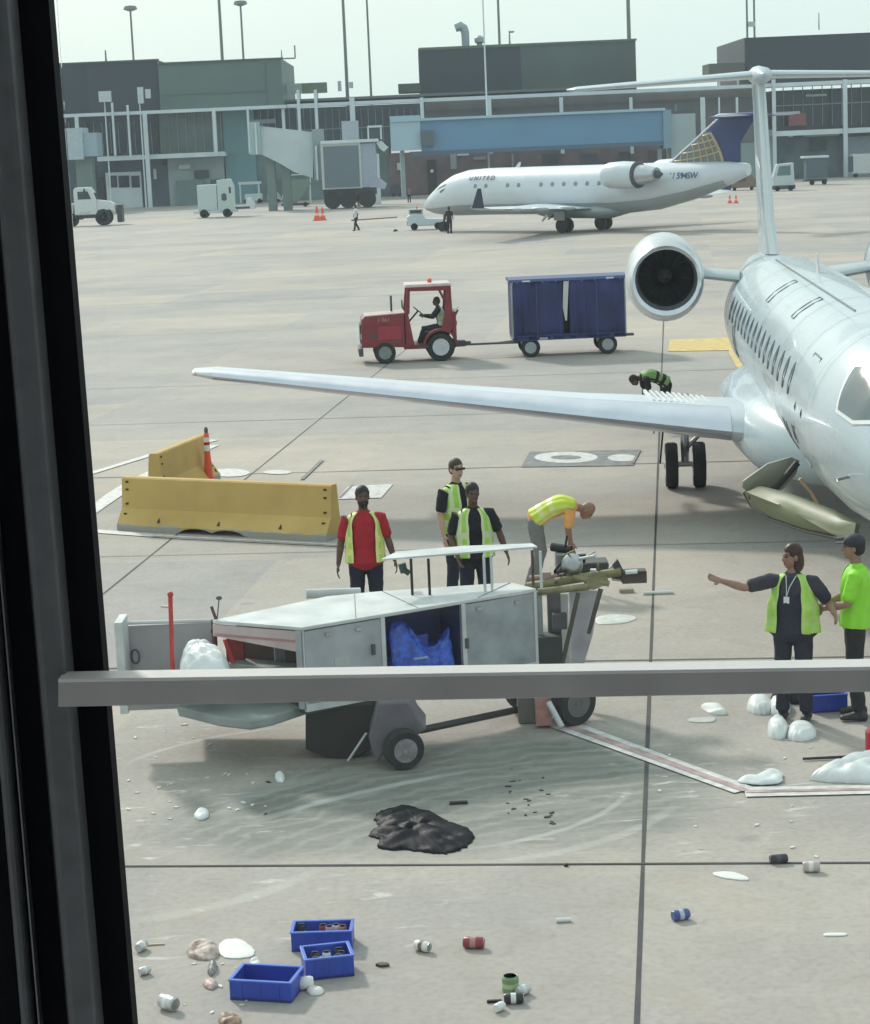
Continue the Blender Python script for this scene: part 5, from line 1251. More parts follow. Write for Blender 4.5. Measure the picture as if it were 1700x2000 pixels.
for sy in (-1, 1):
    for x0, x1 in ((-HL + .03, -.02), (.16, HL - .03)):
        mb = MB(); rs = []
        n = 40
        for zz in (.48, .8, 1.2, 1.6, 2.02):
            rs.append([Vector((x0 + (x1 - x0) * i / n, sy * (W2 + .012 + .020 * math.sin(i * (.9 + .3 * math.sin(i * .21)) + zz * .6) * (.4 + (2.1 - zz) * .5) + .02 * math.sin(i * .31 + zz * 2)), zz)) for i in range(n + 1)])
        mb.rings(rs, cap=False, closed=False); o = mb.build('curtain', curt, CX, smooth=True); sf = o.modifiers.new('s', 'SOLIDIFY'); sf.thickness = .006
    MB().prism([(-.02, sy * W2, 2.0), (.12, sy * W2, 2.0), (.16, sy * W2, 1.3), (.10, sy * W2, .95), (.06, sy * W2, .95)], (0, .02 * sy, 0)).build('strap', offwhite, CX)
for i in range(9): MB().tube((-HL + .12 + i * .345, W2 + .02, 2.0), (-HL + .12 + i * .345, W2 + .05, 2.0), .012).build('grommet', steel, CX)
for x in (-.75, .85): MB().box((x, W2 + .045, 1.25), (.035, .006, 1.45)).build('curtain_strap', navy, CX)
MB().box((0, W2 + .045, .58), (2 * HL - .2, .006, .03)).build('hem_strap', navy, CX)
MB().box((.7, W2 + .05, .50), (.22, .01, .06)).build('number_plate', mat('plate_faded', (.35, .38, .45), .5), CX)
for x in (-HL + .4, HL - .4): MB().box((x, W2 + .03, 2.04), (.2, .02, .035)).build('reflector', white, CX)
for x in (-1.02, 1.05):
    MB().tube((x, -.6, .24), (x, .6, .24), .04).box((x, 0, .36), (.4, .9, .16)).build('axle', dgrey, CX)
    for y in (-.60, .60): wheel(CX, (x, y, .26), .26, .15, rimm=greyp)
MB().tube((HL - .2, 0, .36), (2.9, 0, .36), .03).tube((HL - .2, .3, .38), (1.95, 0, .36), .03).tube((HL - .2, -.3, .38), (1.95, 0, .36), .03).build('draw_bar', dgrey, CX)
MB().box((-HL - .12, .4, .48), (.22, .2, .06)).build('rear_hook', dgrey, CX)

# ------------------------------------------------------------------ barriers and delineator
def barrier_mat():
    m = mat('barrier_yellow', (.52, .335, .10), .75, var=.10, scale=1.3, bump=.15, col2=(.60, .41, .14))
    n = m.node_tree.nodes; l = m.node_tree.links; b = n['Principled BSDF']
    src = b.inputs['Base Color'].links[0].from_socket
    tc = n.new('ShaderNodeTexCoord'); sx = n.new('ShaderNodeSeparateXYZ'); l.new(tc.outputs['Object'], sx.inputs[0])
    nz = n.new('ShaderNodeTexNoise'); nz.inputs['Scale'].default_value = 5; nz.inputs['Detail'].default_value = 8; l.new(tc.outputs['Object'], nz.inputs['Vector'])
    a = n.new('ShaderNodeMath'); a.operation = 'MULTIPLY_ADD'; a.inputs[1].default_value = -.17; l.new(nz.outputs[0], a.inputs[0]); l.new(sx.outputs[2], a.inputs[2])
    rp = n.new('ShaderNodeValToRGB'); rp.color_ramp.elements[0].position = .0; rp.color_ramp.elements[1].position = .015
    rp.color_ramp.elements[0].color = (1, 1, 1, 1); rp.color_ramp.elements[1].color = (0, 0, 0, 1); l.new(a.outputs[0], rp.inputs[0])
    mx = n.new('ShaderNodeMix'); mx.data_type = 'RGBA'; l.new(rp.outputs[0], mx.inputs[0]); l.new(src, mx.inputs[6]); mx.inputs[7].default_value = (.36, .33, .30, 1)
    # small chips
    n2 = n.new('ShaderNodeTexNoise'); n2.inputs['Scale'].default_value = 11; n2.inputs['Detail'].default_value = 6; l.new(tc.outputs['Object'], n2.inputs['Vector'])
    r2 = n.new('ShaderNodeValToRGB'); r2.color_ramp.elements[0].position = .70; r2.color_ramp.elements[1].position = .73; l.new(n2.outputs[0], r2.inputs[0])
    m2 = n.new('ShaderNodeMix'); m2.data_type = 'RGBA'; l.new(r2.outputs[0], m2.inputs[0]); l.new(mx.outputs[2], m2.inputs[6]); m2.inputs[7].default_value = (.30, .24, .16, 1)
    l.new(m2.outputs[2], b.inputs['Base Color']); return m
bmat = barrier_mat()
def barrier(label, a, b, slots=True):
    a, b = Vector(a), Vector(b); L = (b - a).length; rz = math.atan2(b.y - a.y, b.x - a.x)
    t = thing('concrete_barrier', label, 'barrier', tuple((a + b) / 2), rz, 'yellow concrete barriers')
    rs = []; n = 60
    for i in range(n + 1):
        x = -L / 2 + L * i / n; zb = 0.
        for c in ((-.42, .15) if slots else ()):
            u = (x - c) / .30
            if abs(u) < 1: zb = max(zb, .085 * math.sqrt(1 - u * u))
        zb += .0 if i % 2 else .004
        j = rnd.uniform(-.003, .003)
        rs.append([Vector((x, y + j * .5, z)) for y, z in ((-.30, zb), (-.30, max(.09, zb + .02)), (-.13, .33), (-.085, .79), (-.06, .81), (.06, .81), (.085, .79), (.13, .33), (.30, max(.09, zb + .02)), (.30, zb))])
    MB().rings(rs).build('block', bmat, t)
    for s in (-1, 1):
        for z in (.25, .40, .62, .74):
            MB().box((s * (L / 2 - .10), -.30 + (.17 * (z - .09) / .24 if z < .33 else .17 + .045 * (z - .33) / .46) - .003, z), (.05, .02, .028)).build('end_slot', mat('slot_dark', (.05, .035, .03), .8), t)
    for x in (-1.15, -.05, 1.05): MB().prism([(x, -.262, .15), (x + .05, -.262, .15), (x + .025, -.225, .21)], (0, -.015, 0)).build('lifting_hole', MATS['slot_dark'], t)
    return t
fa, fb = G(246, 1036), G(656, 1058); off = Vector((0, .30, 0))
barrier('yellow concrete barrier with chipped grey foot, nearest the workers', fa + off, fb + off)
ta = G(300, 886, .81); tb = G(402, 845, .81); ta.z = tb.z = 0; dirn = (tb - ta).normalized()
barrier('yellow concrete barrier behind the chipped one, running away beside the orange post', ta, ta.lerp(tb, .93), False)
pp = G(409, 944)
t = thing('delineator_post', 'tall orange delineator post with white bands beside the yellow barriers', 'post', (pp.x, pp.y, 0), 0)
MB().lathe([(.20, 0), (.20, .05), (.085, .08), (.055, .5), (.045, .88), (.03, .90)], (0, 0, 0), (0, 0, 1), 18).build('body', orange, t, smooth=35)
MB().lathe([(.056, .58), (.052, .68)], (0, 0, 0), (0, 0, 1), 18, cap=False).build('band', white, t); MB().lathe([(.051, .74), (.048, .82)], (0, 0, 0), (0, 0, 1), 18, cap=False).build('band', white, t)
MB().lathe([(.053, .70), (.051, .725)], (0, 0, 0), (0, 0, 1), 18, cap=False).build('dark_band', black, t); MB().lathe([(.032, .9), (.034, .96), (.02, 1.0)], (0, 0, 0), (0, 0, 1), 12).build('grip', dgrey, t)

# ------------------------------------------------------------------ catering cart
cart_w = mat('cart_white', (.50, .53, .53), .5, var=.12, scale=3, col2=(.64, .66, .66)); cart_side = mat('cart_side_grey', (.33, .355, .38), .5, var=.12, scale=3.2, bump=.3, col2=(.44, .46, .49))
cart_tub = mat('tub_grey', (.36, .36, .38), .5, var=.12, scale=2); tub_green = mat('tub_grey_green', (.24, .27, .26), .55, var=.2, scale=3)
RZ = 1.33
base = G(780, 1440)
K = thing('catering_cart', 'white box catering cart with one blue filled open compartment, standing behind the window bar', 'catering cart', (base.x, base.y, 0), 0)
A_, B_ = G(590, 1228, RZ), G(1047, 1152, RZ)
L_ = G(415, 1214, RZ); T1 = G(640, 1167, RZ); T2 = G(745, 1157, RZ); B2 = G(1000, 1140, RZ)
u = (B_ - A_).normalized(); v = Vector((-u.y, u.x, 0))
up = Vector((0, 0, 1))
MB().prism([p + Vector((0, 0, -.02)) for p in (L_, A_ - v * .01, B_ - v * .01, B2, T2, T1)], (0, 0, .035)).build('roof', cart_w, K, world=True, bevel=.008)
def side(x0px, x1px, z0, z1, name, m_, dep=.03, inset=0.):
    def at(x):
        pr = [A_.lerp(B_, i / 400) for i in range(401)]; return min(pr, key=lambda q: abs(pix(q)[0] - x))
    a, b = at(x0px), at(x1px)
    P = [Vector((a.x, a.y, z0)), Vector((b.x, b.y, z0)), Vector((b.x, b.y, z1)), Vector((a.x, a.y, z1))]
    P = [p + v * inset for p in P]
    return MB().prism(P, v * dep).build(name, m_, K, world=True, bevel=.004), a, b
d1, _, _ = side(594, 742, .60, 1.30, 'door_panel', cart_side); d2, _, _ = side(908, 1042, .58, 1.30, 'door_panel', mat('cart_side_blue_grey', (.25, .28, .30), .5, var=.12, scale=4, bump=.3, col2=(.37, .40, .43)))
for a, b in ((586, 593), (742, 751), (900, 908), (1042, 1050)): side(a, b, .56, 1.31, 'post', cart_w, .05, -.012)
side(586, 1050, .53, .60, 'sill', cart_w, .05, -.014)
_, ca, cb_ = side(751, 900, .60, 1.30, 'compartment_back', mat('compartment_dark_blue', (.008, .02, .12), .6), .02, .42)
# compartment floor and walls
for p_ in (ca, cb_):
    MB().prism([Vector((p_.x, p_.y, .6)), Vector((p_.x, p_.y, 1.3)), Vector((p_.x, p_.y, 1.3)) + v * .42, Vector((p_.x, p_.y, .6)) + v * .42], u * .012).build('compartment_wall', MATS['compartment_dark_blue'], K, world=True)
MB().prism([Vector((ca.x, ca.y, .60)), Vector((cb_.x, cb_.y, .60)), Vector((cb_.x, cb_.y, .60)) + v * .42, Vector((ca.x, ca.y, .60)) + v * .42], (0, 0, .02)).build('compartment_floor', MATS['compartment_dark_blue'], K, world=True)
# latch and hinges
h_ = D(727, 1275, 19.9)
def on_side(xpx, z, o=-.02):
    pr = [A_.lerp(B_, i / 400) for i in range(401)]; q = min(pr, key=lambda q: abs(pix(Vector((q.x, q.y, z)))[0] - xpx)); return Vector((q.x, q.y, z)) + v * o
MB().box(on_side(728, 1.02), (.03, .03, .10), math.atan2(u.y, u.x)).build('door_handle', dgrey, d1, world=True)
MB().box(on_side(910, .92), (.03, .03, .10), math.atan2(u.y, u.x)).build('door_handle', dgrey, d2, world=True)
# end face: band with faded red stripes and open foot well below
e = (A_ - L_).normalized(); ev = Vector((-e.y, e.x, 0))
def endp(t0, t1, z0, z1, inset=0.):
    a, b = L_.lerp(A_, t0), L_.lerp(A_, t1)
    return [Vector((a.x, a.y, z0)) + ev * inset, Vector((b.x, b.y, z0)) + ev * inset, Vector((b.x, b.y, z1)) + ev * inset, Vector((a.x, a.y, z1)) + ev * inset]
P = endp(0, .985, 1.10, 1.30); P[0].z = 1.19
MB().prism(P, ev * .03).build('end_panel', mat('faded_pink_panel', (.50, .40, .40), .5, var=.15, scale=4), K, world=True)
P = endp(.02, .96, 1.195, 1.215, -.006)
MB().prism(P, ev * .004).build('stripe', mat('stripe_faded_red', (.42, .20, .20), .6), K, world=True)
MB().prism(endp(0, .98, .55, 1.25, .40), ev * .03).build('inner_wall', mat('inner_brown', (.12, .10, .09), .6, var=.3, scale=3), K, world=True)
MB().prism(endp(.0, .2, .62, 1.12, .2), ev * .03).build('seat_back', mat('seat_red', (.25, .04, .035), .6), K, world=True)
MB().prism(endp(.935, .995, .56, 1.31, -.02), ev * .05).build('post', greyp, K, world=True)
MB().prism(endp(.10, .93, .86, .92, .02), ev * .25).build('shelf', tub_green, K, world=True)
# front tub
def bx_(x0, y0, x1, y1, Y, dep, name, m_, bevel=.006, parent=None):
    mb = MB(); bp(mb, x0, y0, x1, y1, Y, dep); o = mb.build(name, m_, parent or K, world=True, bevel=bevel); return o
tb_ = bx_(240, 1219, 418, 1385, 20.35, .05, 'tub_back', cart_tub)
MB().tube(D(232, 1217, 20.3), D(420, 1212, 20.3), .018).build('tub_rim', cart_w, K, world=True, smooth=True)
bx_(229, 1216, 245, 1395, 19.95, .38, 'tub_side', cart_w)
MB().prism([G(x, y, .45) for x, y in ((345, 1383), (350, 1400), (430, 1420), (490, 1427), (535, 1418), (600, 1396), (600, 1330), (345, 1330))], (0, 0, .10)).build('tub_floor', tub_green, K, world=True, bevel=.02)
bx_(345, 1312, 590, 1385, 19.9, .04, 'tub_front', tub_green)
dq = D(265, 1284, 20.34); text_part('0', 'number', mat('number_grey', (.10, .10, .13), .6), K, Matrix.Translation(dq - base + Vector((0, 0, base.z))) @ Matrix.Rotation(R(90), 4, 'X'), .22)
# poles
redrod = mat('red_rod', (.50, .045, .04), .45)
MB().tube(D(333, 1163, 20.0), D(338, 1330, 20.0), .022).ell(D(333, 1161, 20.0), (.03, .03, .03)).build('red_pole', redrod, K, world=True, smooth=True)
MB().tube(D(413, 1184, 20.1), D(424, 1214, 20.1), .015).tube(D(418, 1210, 20.1), D(420, 1265, 20.1), .028).tube(D(412, 1232, 20.1), D(432, 1234, 20.1), .02).build('control_lever', mat('lever_dark', (.10, .035, .035), .5), K, world=True, smooth=True)
MB().tube(D(440, 1248, 20.0), D(458, 1300, 20.0), .025).build('red_pole', redrod, K, world=True, smooth=True)
MB().tube(D(424, 1214, 20.1), D(428, 1172, 20.1), .006).ell(D(428, 1168, 20.1), (.03, .02, .02)).build('mirror', dgrey, K, world=True)
MB().tube(D(316, 1184, 20.2), D(333, 1186, 20.0), .012).build('lamp_arm', mat('tan', (.4, .34, .26), .5), K, world=True)
# under body
MB().prism([D(x, y, 19.75) for x, y in ((597, 1375), (597, 1464), (640, 1480), (690, 1484), (742, 1452), (748, 1375))], (0, .55, 0)).build('battery_box', mat('battery_black', (.018, .02, .02), .5, var=.3), K, world=True, bevel=.01)
MB().prism([D(x, y, 19.40) for x, y in ((738, 1372), (800, 1370), (816, 1402), (834, 1424), (818, 1436), (800, 1430), (772, 1436), (750, 1470), (738, 1492), (728, 1470), (720, 1440))], (0, .5, 0)).build('mudguard', mat('mudguard_grey', (.13, .12, .14), .55, var=.15), K, world=True, bevel=.02)
MB().tube(D(716, 1432, 19.5), D(680, 1486, 19.6), .012).build('bracket', offwhite, K, world=True)
MB().prism([Vector((A_.x, A_.y, .50)) + v * .03, Vector((B_.x, B_.y, .50)) + v * .03, Vector((B_.x, B_.y, .50)) + v * .62, Vector((A_.x, A_.y, .50)) + v * .62], (0, 0, .06)).build('chassis', dgrey, K, world=True)
MB().prism([A_ + v * .60 - up * .8, B_ + v * .55 - up * .8, B_ + v * .55 - up * .03, A_ + v * .60 - up * .03], v * .03).build('back_wall', cart_side, K, world=True)
wc = G(790, 1508); axis_ = (v + u * .25).normalized()
wheel(K, (wc.x, wc.y + .12, .19), .19, .16, tuple(axis_), rimm=mat('rim_worn', (.22, .21, .22), .55, var=.35, scale=16), world=True)
wc = G(1122, 1421); wheel(K, (wc.x, wc.y + .1, .24), .24, .18, tuple((v * -1 + u * .1).normalized()), rimm=mat('hub_dark', (.12, .12, .12), .5), world=True)
wc2 = Vector((wc.x, wc.y, 0)) + v * .85; wheel(K, (wc2.x, wc2.y, .24), .24, .18, tuple(v), rimm=MATS['hub_dark'], world=True)
wc3 = G(790, 1508) + v * .85; wheel(K, (wc3.x, wc3.y, .19), .19, .16, tuple(v), rimm=MATS['rim_worn'], world=True)
MB().tube(D(822, 1426, 19.75), D(1012, 1386, 20.8), .035).build('drive_bar', mat('bar_black', (.03, .03, .03), .5), K, world=True, smooth=True)
bx_(1012, 1355, 1058, 1412, 20.7, .3, 'gearbox', mat('gearbox_grey', (.15, .15, .14), .6)); bx_(1046, 1350, 1078, 1418, 20.5, .12, 'cowl', mat('cowl_pink', (.40, .20, .18), .6, var=.35, scale=8))
MB().tube(D(1072, 1372, 20.45), D(1098, 1420, 20.3), .03).build('cowl_edge', cart_w, K, world=True, smooth=True)
# steering end
bx_(1050, 1155, 1062, 1330, 21.0, .04, 'rail_post', greyp); bx_(1072, 1150, 1098, 1350, 21.1, .10, 'mast', mat('mast_dark', (.09, .10, .11), .5)); bx_(1086, 1160, 1112, 1300, 21.3, .03, 'shield_panel', cart_w)
bx_(1048, 1244, 1100, 1350, 20.9, .25, 'motor_block', mat('motor_dark', (.05, .055, .06), .6, var=.3)); bx_(1080, 1200, 1108, 1230, 20.9, .10, 'pump', dgrey)
MB().prism([D(x, y, 21.35) for x, y in ((1112, 1150), (1172, 1155), (1158, 1240), (1140, 1300), (1112, 1340))], (0, .03, 0)).build('shield_panel', mat('shield_lilac', (.46, .45, .49), .5, var=.15), K, world=True)
MB().tube(D(1130, 1158, 20.9), D(1096, 1310, 20.7), .022).build('control_arm', mat('arm_dark', (.05, .045, .03), .5), K, world=True, smooth=True)
MB().tube(D(1174, 1150, 20.9), D(1150, 1238, 20.8), .026, .02).build('control_arm', MATS['arm_dark'], K, world=True, smooth=True)
olive = mat('olive_beam', (.22, .20, .10), .55, var=.25, scale=8)
MB().tube(D(1030, 1146, 21.2), D(1215, 1116, 20.9), .045).tube(D(1052, 1156, 21.0), D(1150, 1146, 20.9), .035).tube(D(1120, 1128, 21.0), D(1190, 1140, 20.9), .03).build('steering_beam', olive, K, world=True, smooth=True)
MB().tube(D(1035, 1130, 21.4), D(1130, 1122, 21.3), .03).build('steering_beam', mat('beam_pink', (.42, .30, .28), .5), K, world=True, smooth=True)
MB().prism([D(x, y, 20.9) for x, y in ((1140, 1150), (1150, 1130), (1185, 1122), (1190, 1140), (1160, 1152))], (0, .12, 0)).build('clamp', olive, K, world=True)
bx_(1216, 1116, 1264, 1140, 20.85, .16, 'end_box', mat('end_box_brown', (.05, .035, .028), .5), .01); MB().tube(D(1222, 1118, 20.8), D(1245, 1116, 20.8), .022).build('silver_cap', white, K, world=True, smooth=True)
MB().prism([D(x, y, 20.9) for x, y in ((1196, 1104), (1207, 1092), (1228, 1134), (1216, 1140))], (0, .06, 0)).build('bracket', mat('bracket_dark', (.05, .05, .05), .5), K, world=True)
MB().prism([D(x, y, 21.0) for x, y in ((1190, 1110), (1198, 1100), (1214, 1136), (1196, 1134))], (0, .03, 0)).build('bracket_plate', offwhite, K, world=True)
rr = random.Random(3)
m = MB()
for k in range(3):
    m.path([D(1085 + 60 * math.sin(i * .5 + k) * (.35 + .1 * k) + 30, 1102 + 18 * math.cos(i * .7 + k * 1.4), 21.1 + .05 * k) for i in range(9)], .014, 6)
m.build('hose', black, K, world=True, smooth=True)
bx_(1086, 1080, 1122, 1122, 21.3, .2, 'engine_casing', mat('casing_grey', (.30, .30, .31), .4, .3, var=.3), .02)
MB().lathe([(.09, 0), (.11, .03), (.08, .07), (.05, .08)], D(1118, 1102, 21.1), (0, -1, .2), 18).build('pulley', steel, K, world=True, smooth=True)
MB().tube(D(1078, 1068, 21.4), D(1116, 1074, 21.3), .045).tube(D(1104, 1070, 21.3), D(1108, 1046, 21.3), .012).build('air_filter', black, K, world=True, smooth=True)
rr2 = random.Random(21)
for i in range(7):
    x, y = rr2.uniform(1075, 1190), rr2.uniform(1085, 1140); dx, dy = rr2.uniform(-35, 35), rr2.uniform(-22, 22)
    MB().tube(D(x, y, 21.0 + rr2.uniform(0, .4)), D(x + dx, y + dy, 20.9), rr2.uniform(.008, .018)).build('bent_rod', (black, olive, steel, MATS['arm_dark'], offwhite)[i % 5], K, world=True, smooth=True)
for x, y, w1, h1, mm in ((1138, 1092, 14, 22, greyp), (1125, 1126, 20, 12, black), (1160, 1118, 12, 10, offwhite), (1068, 1126, 18, 16, MATS['beam_pink']), (1095, 1136, 26, 8, olive)):
    bx_(x - w1 / 2, y - h1 / 2, x + w1 / 2, y + h1 / 2, 21.0 + rr2.uniform(0, .2), .08, 'engine_part', mm, .008)
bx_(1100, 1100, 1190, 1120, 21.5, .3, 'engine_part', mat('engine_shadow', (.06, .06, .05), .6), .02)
for x in (640, 700): MB().box(on_side(x, 1.24, -.012), (.06, .012, .03), math.atan2(u.y, u.x)).build('hinge', steel, d1, world=True)
for x in (935, 1010): MB().box(on_side(x, 1.24, -.012), (.06, .012, .03), math.atan2(u.y, u.x)).build('hinge', steel, d2, world=True)
MB().box(on_side(668, .95, -.004), (.16, .006, .09), math.atan2(u.y, u.x)).build('notice_plate', mat('plate_pale', (.45, .47, .47), .5), d1, world=True)
side(597, 740, .615, .64, 'dirt_lip', mat('grime', (.12, .11, .10), .8, var=.5, scale=12), .01, -.010)
# roof seams and rivets
for f in (.22, .48, .74):
    a_, b_ = A_.lerp(B_, f), (T1.lerp(T2, .5) if f < .4 else T2 if f < .6 else B2)
    MB().tube(a_ + up * .018, a_.lerp(b_, .96) + up * .018, .004, n=6).build('roof_seam', mat('seam_grey', (.22, .23, .23), .6), K, world=True)
# folding shelf on legs
sh = [D(742, 1090, 20.55), D(1040, 1072, 21.0), D(1058, 1060, 21.35), D(800, 1078, 21.0)]
zz = sum(p.z for p in sh) / 4
def Gz(x, y): p = G(x, y, 1.72); return p
shelf = MB().prism([Gz(*q) for q in ((744, 1092), (1050, 1067), (1040, 1061), (905, 1066), (775, 1077))], (0, 0, -.018)).build('folding_shelf', cart_w, K, world=True, bevel=.003)
for x, y0, y1, m_ in ((806, 1093, 1163, black), (840, 1090, 1163, black), (948, 1082, 1156, offwhite), (962, 1082, 1155, offwhite), (1042, 1070, 1146, mat('rust_brown', (.10, .05, .04), .6)), (1058, 1072, 1148, offwhite)):
    q = G(x, y1, 1.34); p2 = Vector((q.x, q.y, 1.71)); MB().tube(q, p2, .014).build('shelf_leg', m_, K, world=True, smooth=True)
MB().tube(D(598, 1160, 21.6), D(704, 1157, 21.7), .05).build('far_rail', offwhite, K, world=True, smooth=True)
MB().tube(D(785, 1100, 21.1), D(790, 1118, 21.1), .04).tube(D(788, 1112, 21.1), D(800, 1120, 21.1), .03).build('clamp', mat('clamp_green', (.03, .07, .05), .5), K, world=True)
# contents of the open compartment
cc = (ca + cb_) / 2
BX = thing('blue_crate_stack', 'blue crates under crumpled blue plastic inside the open cart compartment', 'crates', (cc.x, cc.y, .62), math.atan2(u.y, u.x))
blue2 = mat('blue_film', (.010, .05, .42), .25, var=.4, scale=14, bump=.5, col2=(.04, .14, .70)); 
MB().box((-.15, .24, .12), (.36, .26, .22)).build('crate', bluep, BX, bevel=.012); MB().box((.20, .24, .15), (.32, .26, .28)).build('crate', bluep, BX, bevel=.012)
MB().box((-.05, .24, .33), (.34, .24, .18), .15).build('crate', mat('crate_dark_blue', (.008, .03, .25), .35), BX, bevel=.012)
mb = MB(); rs = []
for j in range(9):
    rs.append([Vector((-.34 + .68 * i / 16, .07 - .04 * rr.random() - .03 * math.sin(j * .5) + .05 * j / 8, .01 + (.42 + .16 * math.sin(i * .38 + .4)) * j / 8 + .03 * rr.random())) for i in range(17)])
mb.rings(rs, cap=False, closed=False); o = mb.build('plastic_film', blue2, BX, smooth=30); sf = o.modifiers.new('s', 'SOLIDIFY'); sf.thickness = .004
MB().box((-.06, .045, .22), (.22, .01, .02), -.1).build('strap', mat('pale_strap', (.35, .42, .55), .5), BX)

# ------------------------------------------------------------------ litter
def crumple(name, label, cat, pts, h, m_, seed=1, z=0.004, group=None, rough=.5):
    """soft heap: outline on the ground from picture points, folded height field"""
    P = [G(x, y) for x, y in pts]; c = sum(P, Vector()) / len(P); r_ = random.Random(seed)
    out_ = []
    for a, b in zip(P, P[1:] + P[:1]):
        for i in range(8): out_.append(a.lerp(b, i / 8) - c)
    for _ in range(10): out_ = [(out_[i - 1] + out_[i] * 2 + out_[(i + 1) % len(out_)]) / 4 for i in range(len(out_))]
    out_ = [q * (1 + r_.uniform(-.035, .035)) for q in out_]
    ks = [r_.uniform(0, 6.3) for _ in range(6)]
    def hh(p, k):
        f = abs(math.sin(p.x * 11 + ks[0] + 2.2 * math.sin(p.y * 8 + ks[1]))) * .6 + abs(math.sin(p.y * 17 + ks[2] + 2 * math.sin(p.x * 9 + ks[3]))) * .4
        return h * (1 - k ** 3) ** .6 * ((1 - rough) + rough * f * 1.4) if k < 1 else 0
    t = thing(name, label, cat, (c.x, c.y, z), 0, group)
    rs = [[q * 1.0 + Vector((0, 0, -.002)) for q in out_]]
    for k in (1., .98, .94, .88, .8, .71, .62, .53, .44, .35, .26, .17, .09, .03):
        rs.append([Vector(((q * k).x, (q * k).y, hh(q * k, k) + .003)) for q in out_])
    MB().rings(rs).build('heap', m_, t, smooth=70)
    return t
cloth_b = mat('black_shiny_cloth', (.003, .004, .009), .50, var=.5, scale=10, bump=.4, spec=.10); bag_w = mat('white_plastic', (.72, .74, .74), .35, var=.06, scale=8, bump=.2)
paper = mat('white_paper', (.72, .72, .69), .6, var=.05)
crumple('black_jacket', 'crumpled shiny black jacket lying on the wet concrete', 'jacket', [(742, 1582), (800, 1574), (848, 1590), (872, 1606), (914, 1617), (929, 1640), (906, 1662), (858, 1671), (812, 1662), (730, 1661), (748, 1640), (714, 1633), (742, 1614), (728, 1600)], .06, cloth_b, 4, rough=.9)
t = thing('black_strip', 'short black strip lying above the black jacket', 'debris', tuple(G(896, 1570)), .05)
MB().box((0, 0, .012), (.16, .045, .022)).build('strip', black, t, bevel=.004)
WB = 'white plastic bags of supplies on the ground'
crumple('white_bag', 'rounded white bag lying left, by the feet of the pointing woman', 'bag', [(1460, 1372), (1490, 1366), (1512, 1376), (1508, 1396), (1475, 1397), (1458, 1388)], .11, bag_w, 5, group=WB, rough=.12)
crumple('white_bag', 'bright white bag touching the black shoe of the pointing woman', 'bag', [(1503, 1376), (1525, 1370), (1546, 1378), (1544, 1398), (1520, 1402), (1503, 1394)], .12, bag_w, 6, group=WB, rough=.2)
crumple('white_bag', 'left one of the two white bags standing alone on the concrete', 'bag', [(1499, 1420), (1520, 1411), (1540, 1420), (1540, 1440), (1518, 1447), (1500, 1440)], .13, bag_w, 7, group=WB, rough=.15)
crumple('white_bag', 'wider right one of the two white bags standing alone on the concrete', 'bag', [(1538, 1426), (1570, 1418), (1594, 1426), (1596, 1442), (1565, 1450), (1538, 1446)], .11, bag_w, 8, group=WB, rough=.12)
crumple('white_bag', 'large white sack at the right edge beside the pink and white line', 'bag', [(1576, 1524), (1610, 1508), (1650, 1492), (1720, 1478), (1780, 1490), (1780, 1530), (1680, 1532), (1610, 1528)], .14, bag_w, 9, group=WB, rough=.3)
crumple('plastic_film', 'thin crumpled white film lying on the pink and white line', 'plastic film', [(1430, 1530), (1480, 1524), (1510, 1506), (1530, 1514), (1530, 1534), (1480, 1538)], .05, bag_w, 10, z=.02, rough=.5)
crumple('napkin_pile', 'small crumpled white napkins between the line and the white bags', 'napkins', [(1366, 1382), (1380, 1376), (1395, 1384), (1420, 1390), (1420, 1398), (1385, 1396)], .06, paper, 11, rough=.7)
crumple('paper_sheet', 'faint flat paper below the small napkins', 'paper', [(1342, 1404), (1400, 1400), (1398, 1412), (1345, 1412)], .008, mat('dull_paper', (.48, .48, .45), .7), 12)
crumple('white_bag', 'white plastic bag lying in the front tub of the cart', 'bag', [(345, 1290), (352, 1262), (370, 1246), (395, 1255), (430, 1268), (445, 1290), (440, 1310), (350, 1310)], .3, bag_w, 13, z=.0, rough=.25)
o = [x for x in COL.objects if x.get('label') == 'white plastic bag lying in the front tub of the cart'][0]
q = G(395, 1292, .98); o.location = (q.x, q.y, .92); o.scale = (.82, .6, .8)
crumple('paper_sheet', 'large white sheet of paper beside the tan crumpled bag', 'paper', [(432, 1837), (470, 1833), (500, 1856), (496, 1872), (440, 1874), (424, 1860)], .012, paper, 14)
crumple('paper_bag', 'tan and pink crumpled bag left of the white sheet', 'bag', [(364, 1858), (380, 1846), (408, 1838), (428, 1850), (428, 1872), (400, 1878), (368, 1872)], .06, mat('tan_bag', (.20, .11, .08), .6, scale=16, bump=.8, col2=(.72, .62, .55)), 15, rough=.7)
crumple('white_bag', 'small white crumpled bag behind the nearest blue crate', 'bag', [(484, 1900), (490, 1888), (508, 1883), (516, 1896), (508, 1912), (490, 1912)], .08, bag_w, 16, rough=.6)
crumple('paper_scrap', 'round white scrap left below the cart wheel', 'paper', [(536, 1516), (548, 1508), (558, 1518), (554, 1530), (540, 1528)], .04, bag_w, 17, rough=.2)
crumple('paper_scrap', 'white lump at the left end of the wet patch', 'paper', [(376, 1596), (390, 1580), (410, 1586), (408, 1598), (390, 1604)], .04, bag_w, 18, rough=.2)
crumple('paper_scrap', 'white smear of paper right of the long joint', 'paper', [(1385, 1706), (1430, 1702), (1466, 1716), (1460, 1722), (1410, 1716)], .01, paper, 19)
crumple('paper_scrap', 'thin white strip near the right edge of the concrete', 'paper', [(1608, 1824), (1656, 1823), (1656, 1829), (1608, 1830)], .006, paper, 20)
